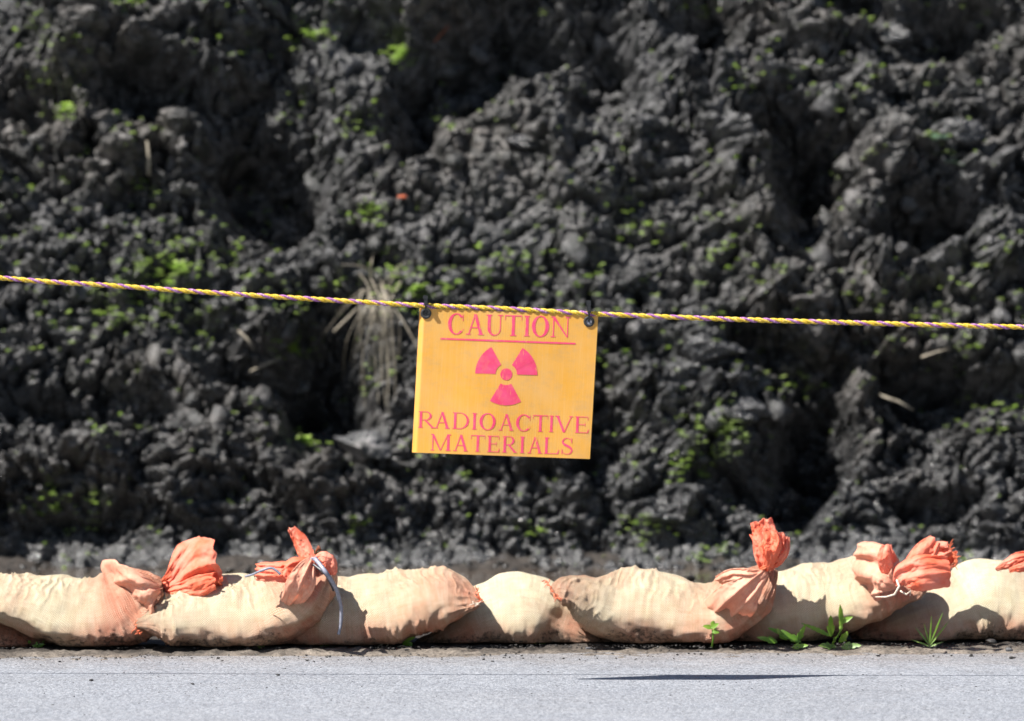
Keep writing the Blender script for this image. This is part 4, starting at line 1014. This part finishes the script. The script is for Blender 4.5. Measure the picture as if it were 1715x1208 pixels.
for (px, py, s, lab) in [(331, 1084, 1.0, 'small seedling before the fat bag with the grey strap'), (440, 1086, 1.1, 'dark low sprouts at the gap below the strapped bag'), (62, 1086, .8, 'dark green sprouts at the far left under the bags'),
                         (1155, 1078, .8, 'tiny seedling at the foot of the bag with the tallest knot'), (905, 1080, .7, 'tiny sprout at the foot of the short middle bag'), (540, 1084, .8, 'dim sprout under the bag with the frayed corner'), (680, 1084, 1.1, 'low sprouts where two bags meet left of centre')]:
    r = np.random.RandomState(px); g = ground_at(px, py, .008); lv = []
    for i in range(7): lv.append((((r.rand() - .5) * .03, 0, r.uniform(.002, .018)), (r.normal(), -.4, r.uniform(.1, .9)), r.uniform(.010, .020) * s, .0042 * s, .2, 0))
    leafy('seedling', g, lv, M_WEED, lab, 'seedling', stem=[((0, 0, 0), (0, -.002, .014))], group='seedlings at the foot of the sandbags')
g = ground_at(1192, 1085, .008)
leafy('seedling', g, [((0, -.005, .042), (.7, -.3, .5), .018, .005, .1, 0), ((0, -.005, .042), (-.7, -.3, .2), .020, .005, .2, 0), ((0, -.005, .035), (.8, -.3, -.1), .016, .005, .2, 0), ((0, -.005, .045), (.3, -.2, .9), .014, .005, .1, 0)],
      M_WEED, 'taller seedling on a thin stem before the bag with the tallest knot', 'seedling', stem=[((.0, 0, 0), (.003, -.004, .02), (0, -.005, .044))], group='seedlings at the foot of the sandbags')
# dry blades by the road edge
V = []; F = []; g = np.array(ground_at(645, 1086, .006)[:])
for a in ([(-.02, 0, 0), (.0, -.01, .012), (.03, -.01, .016)], [(-.005, 0, 0), (-.012, -.01, .016), (-.02, -.012, .024)], [(.02, 0, 0), (.035, -.01, .006), (.05, -.01, .002)], [(.0, 0, 0), (.02, -.01, .022), (.045, -.01, .030)]):
    blade(V, F, [g + np.array(x) for x in a], .0016, .0006)
obj('dry_grass_tuft', mesh_np('dry_grass_tuft', np.array(V), np.array(F), [M_STRAW], False), label='few dry grass blades at the foot of the bag with the frayed corner', cat='dry grass')

# ---------------------------------------------------------------- pebbles and grit
for (px, py, s, mat, lab) in [(1690, 1101, .008, M_PEB, 'dark pebble on the road edge at the far right'), (1696, 1104, .005, M_PEBD, 'smaller pebble touching the one at the far right'), (984, 1098, .0055, M_PEB, 'round grey pebble on the road edge below the short middle bag'),
                              (1174, 1097, .005, M_PEBD, 'black pebble below the bag with the tallest knot'), (152, 1141, .004, M_PEBD, 'black crumb on the road at the left'), (323, 1147, .0035, M_PEBD, 'black crumb on the road below the strapped bag'),
                              (466, 1132, .004, M_PEBD, 'black crumb on the road left of the first bag joint'), (682, 1100, .004, M_PEBD, 'black crumb near the dry grass blades'), (222, 1084, .012, M_PEB, 'shiny dark stone in the gap below the frayed tail of the strapped bag'),
                              (1662, 1088, .010, M_PEBD, 'flat dark chip at the foot of the rightmost bag'), (1297, 1084, .008, M_PEBD, 'dark chip left of the toothed weed'), (384, 1090, .004, M_PEB, 'pale pebble beside the seedling of the strapped bag')]:
    g = ground_at(px, py, .0); V, F = clod_shape(2, px % 13 + 1, .25); V = V * s * np.array([1.3, 1, .7])
    V[:, 2] -= V[:, 2].min(); z0 = 0.0 if g.y < .72 else .012
    obj('pebble', mesh_np('pebble', V, F, [mat]), label=lab, cat='pebble', group='pebbles and crumbs along the road edge', loc=(g.x, g.y, z0))
ps = []; ss = []
for _ in range(2400):
    x = rng.uniform(-1.35, 1.35); y = front_y(x) - abs(rng.normal()) * .12 + .03
    ps.append((x, y, .012 if y > .85 else .002)); ss.append(.0007 + .0030 * rng.rand() ** 4)
for _ in range(700):
    ps.append((rng.uniform(-1.3, 1.3), rng.uniform(-.8, .9), .0006)); ss.append(.0006 + .0014 * rng.rand() ** 3)
V, F = scatter([clod_shape(1, s) for s in (1, 2, 3, 4)], np.array(ps), np.array(ss), (1.3, 1.2, .7))
obj('grit', mesh_np('grit', V, F, [M_PEBD], False), label='dark grit and crumbs scattered along the road edge', cat='grit', kind='stuff')
# wet stones at the far edge of the puddle
ps = []; ss = []
for _ in range(260):
    ps.append((rng.uniform(-1.7, 1.7), rng.normal() * .16 + 3.75, .004)); ss.append(.003 + .012 * rng.rand() ** 2)
M_WET = simple('wet_stone', (.025, .024, .023), .3, .5, .4, 60, .5)
V, F = scatter(small_shapes, np.array(ps), np.array(ss), (1.2, 1, .7))
obj('wet_gravel', mesh_np('wet_gravel', V, F, [M_WET]), label='wet mud crumbs and gravel along the far edge of the puddle', cat='gravel', kind='stuff')
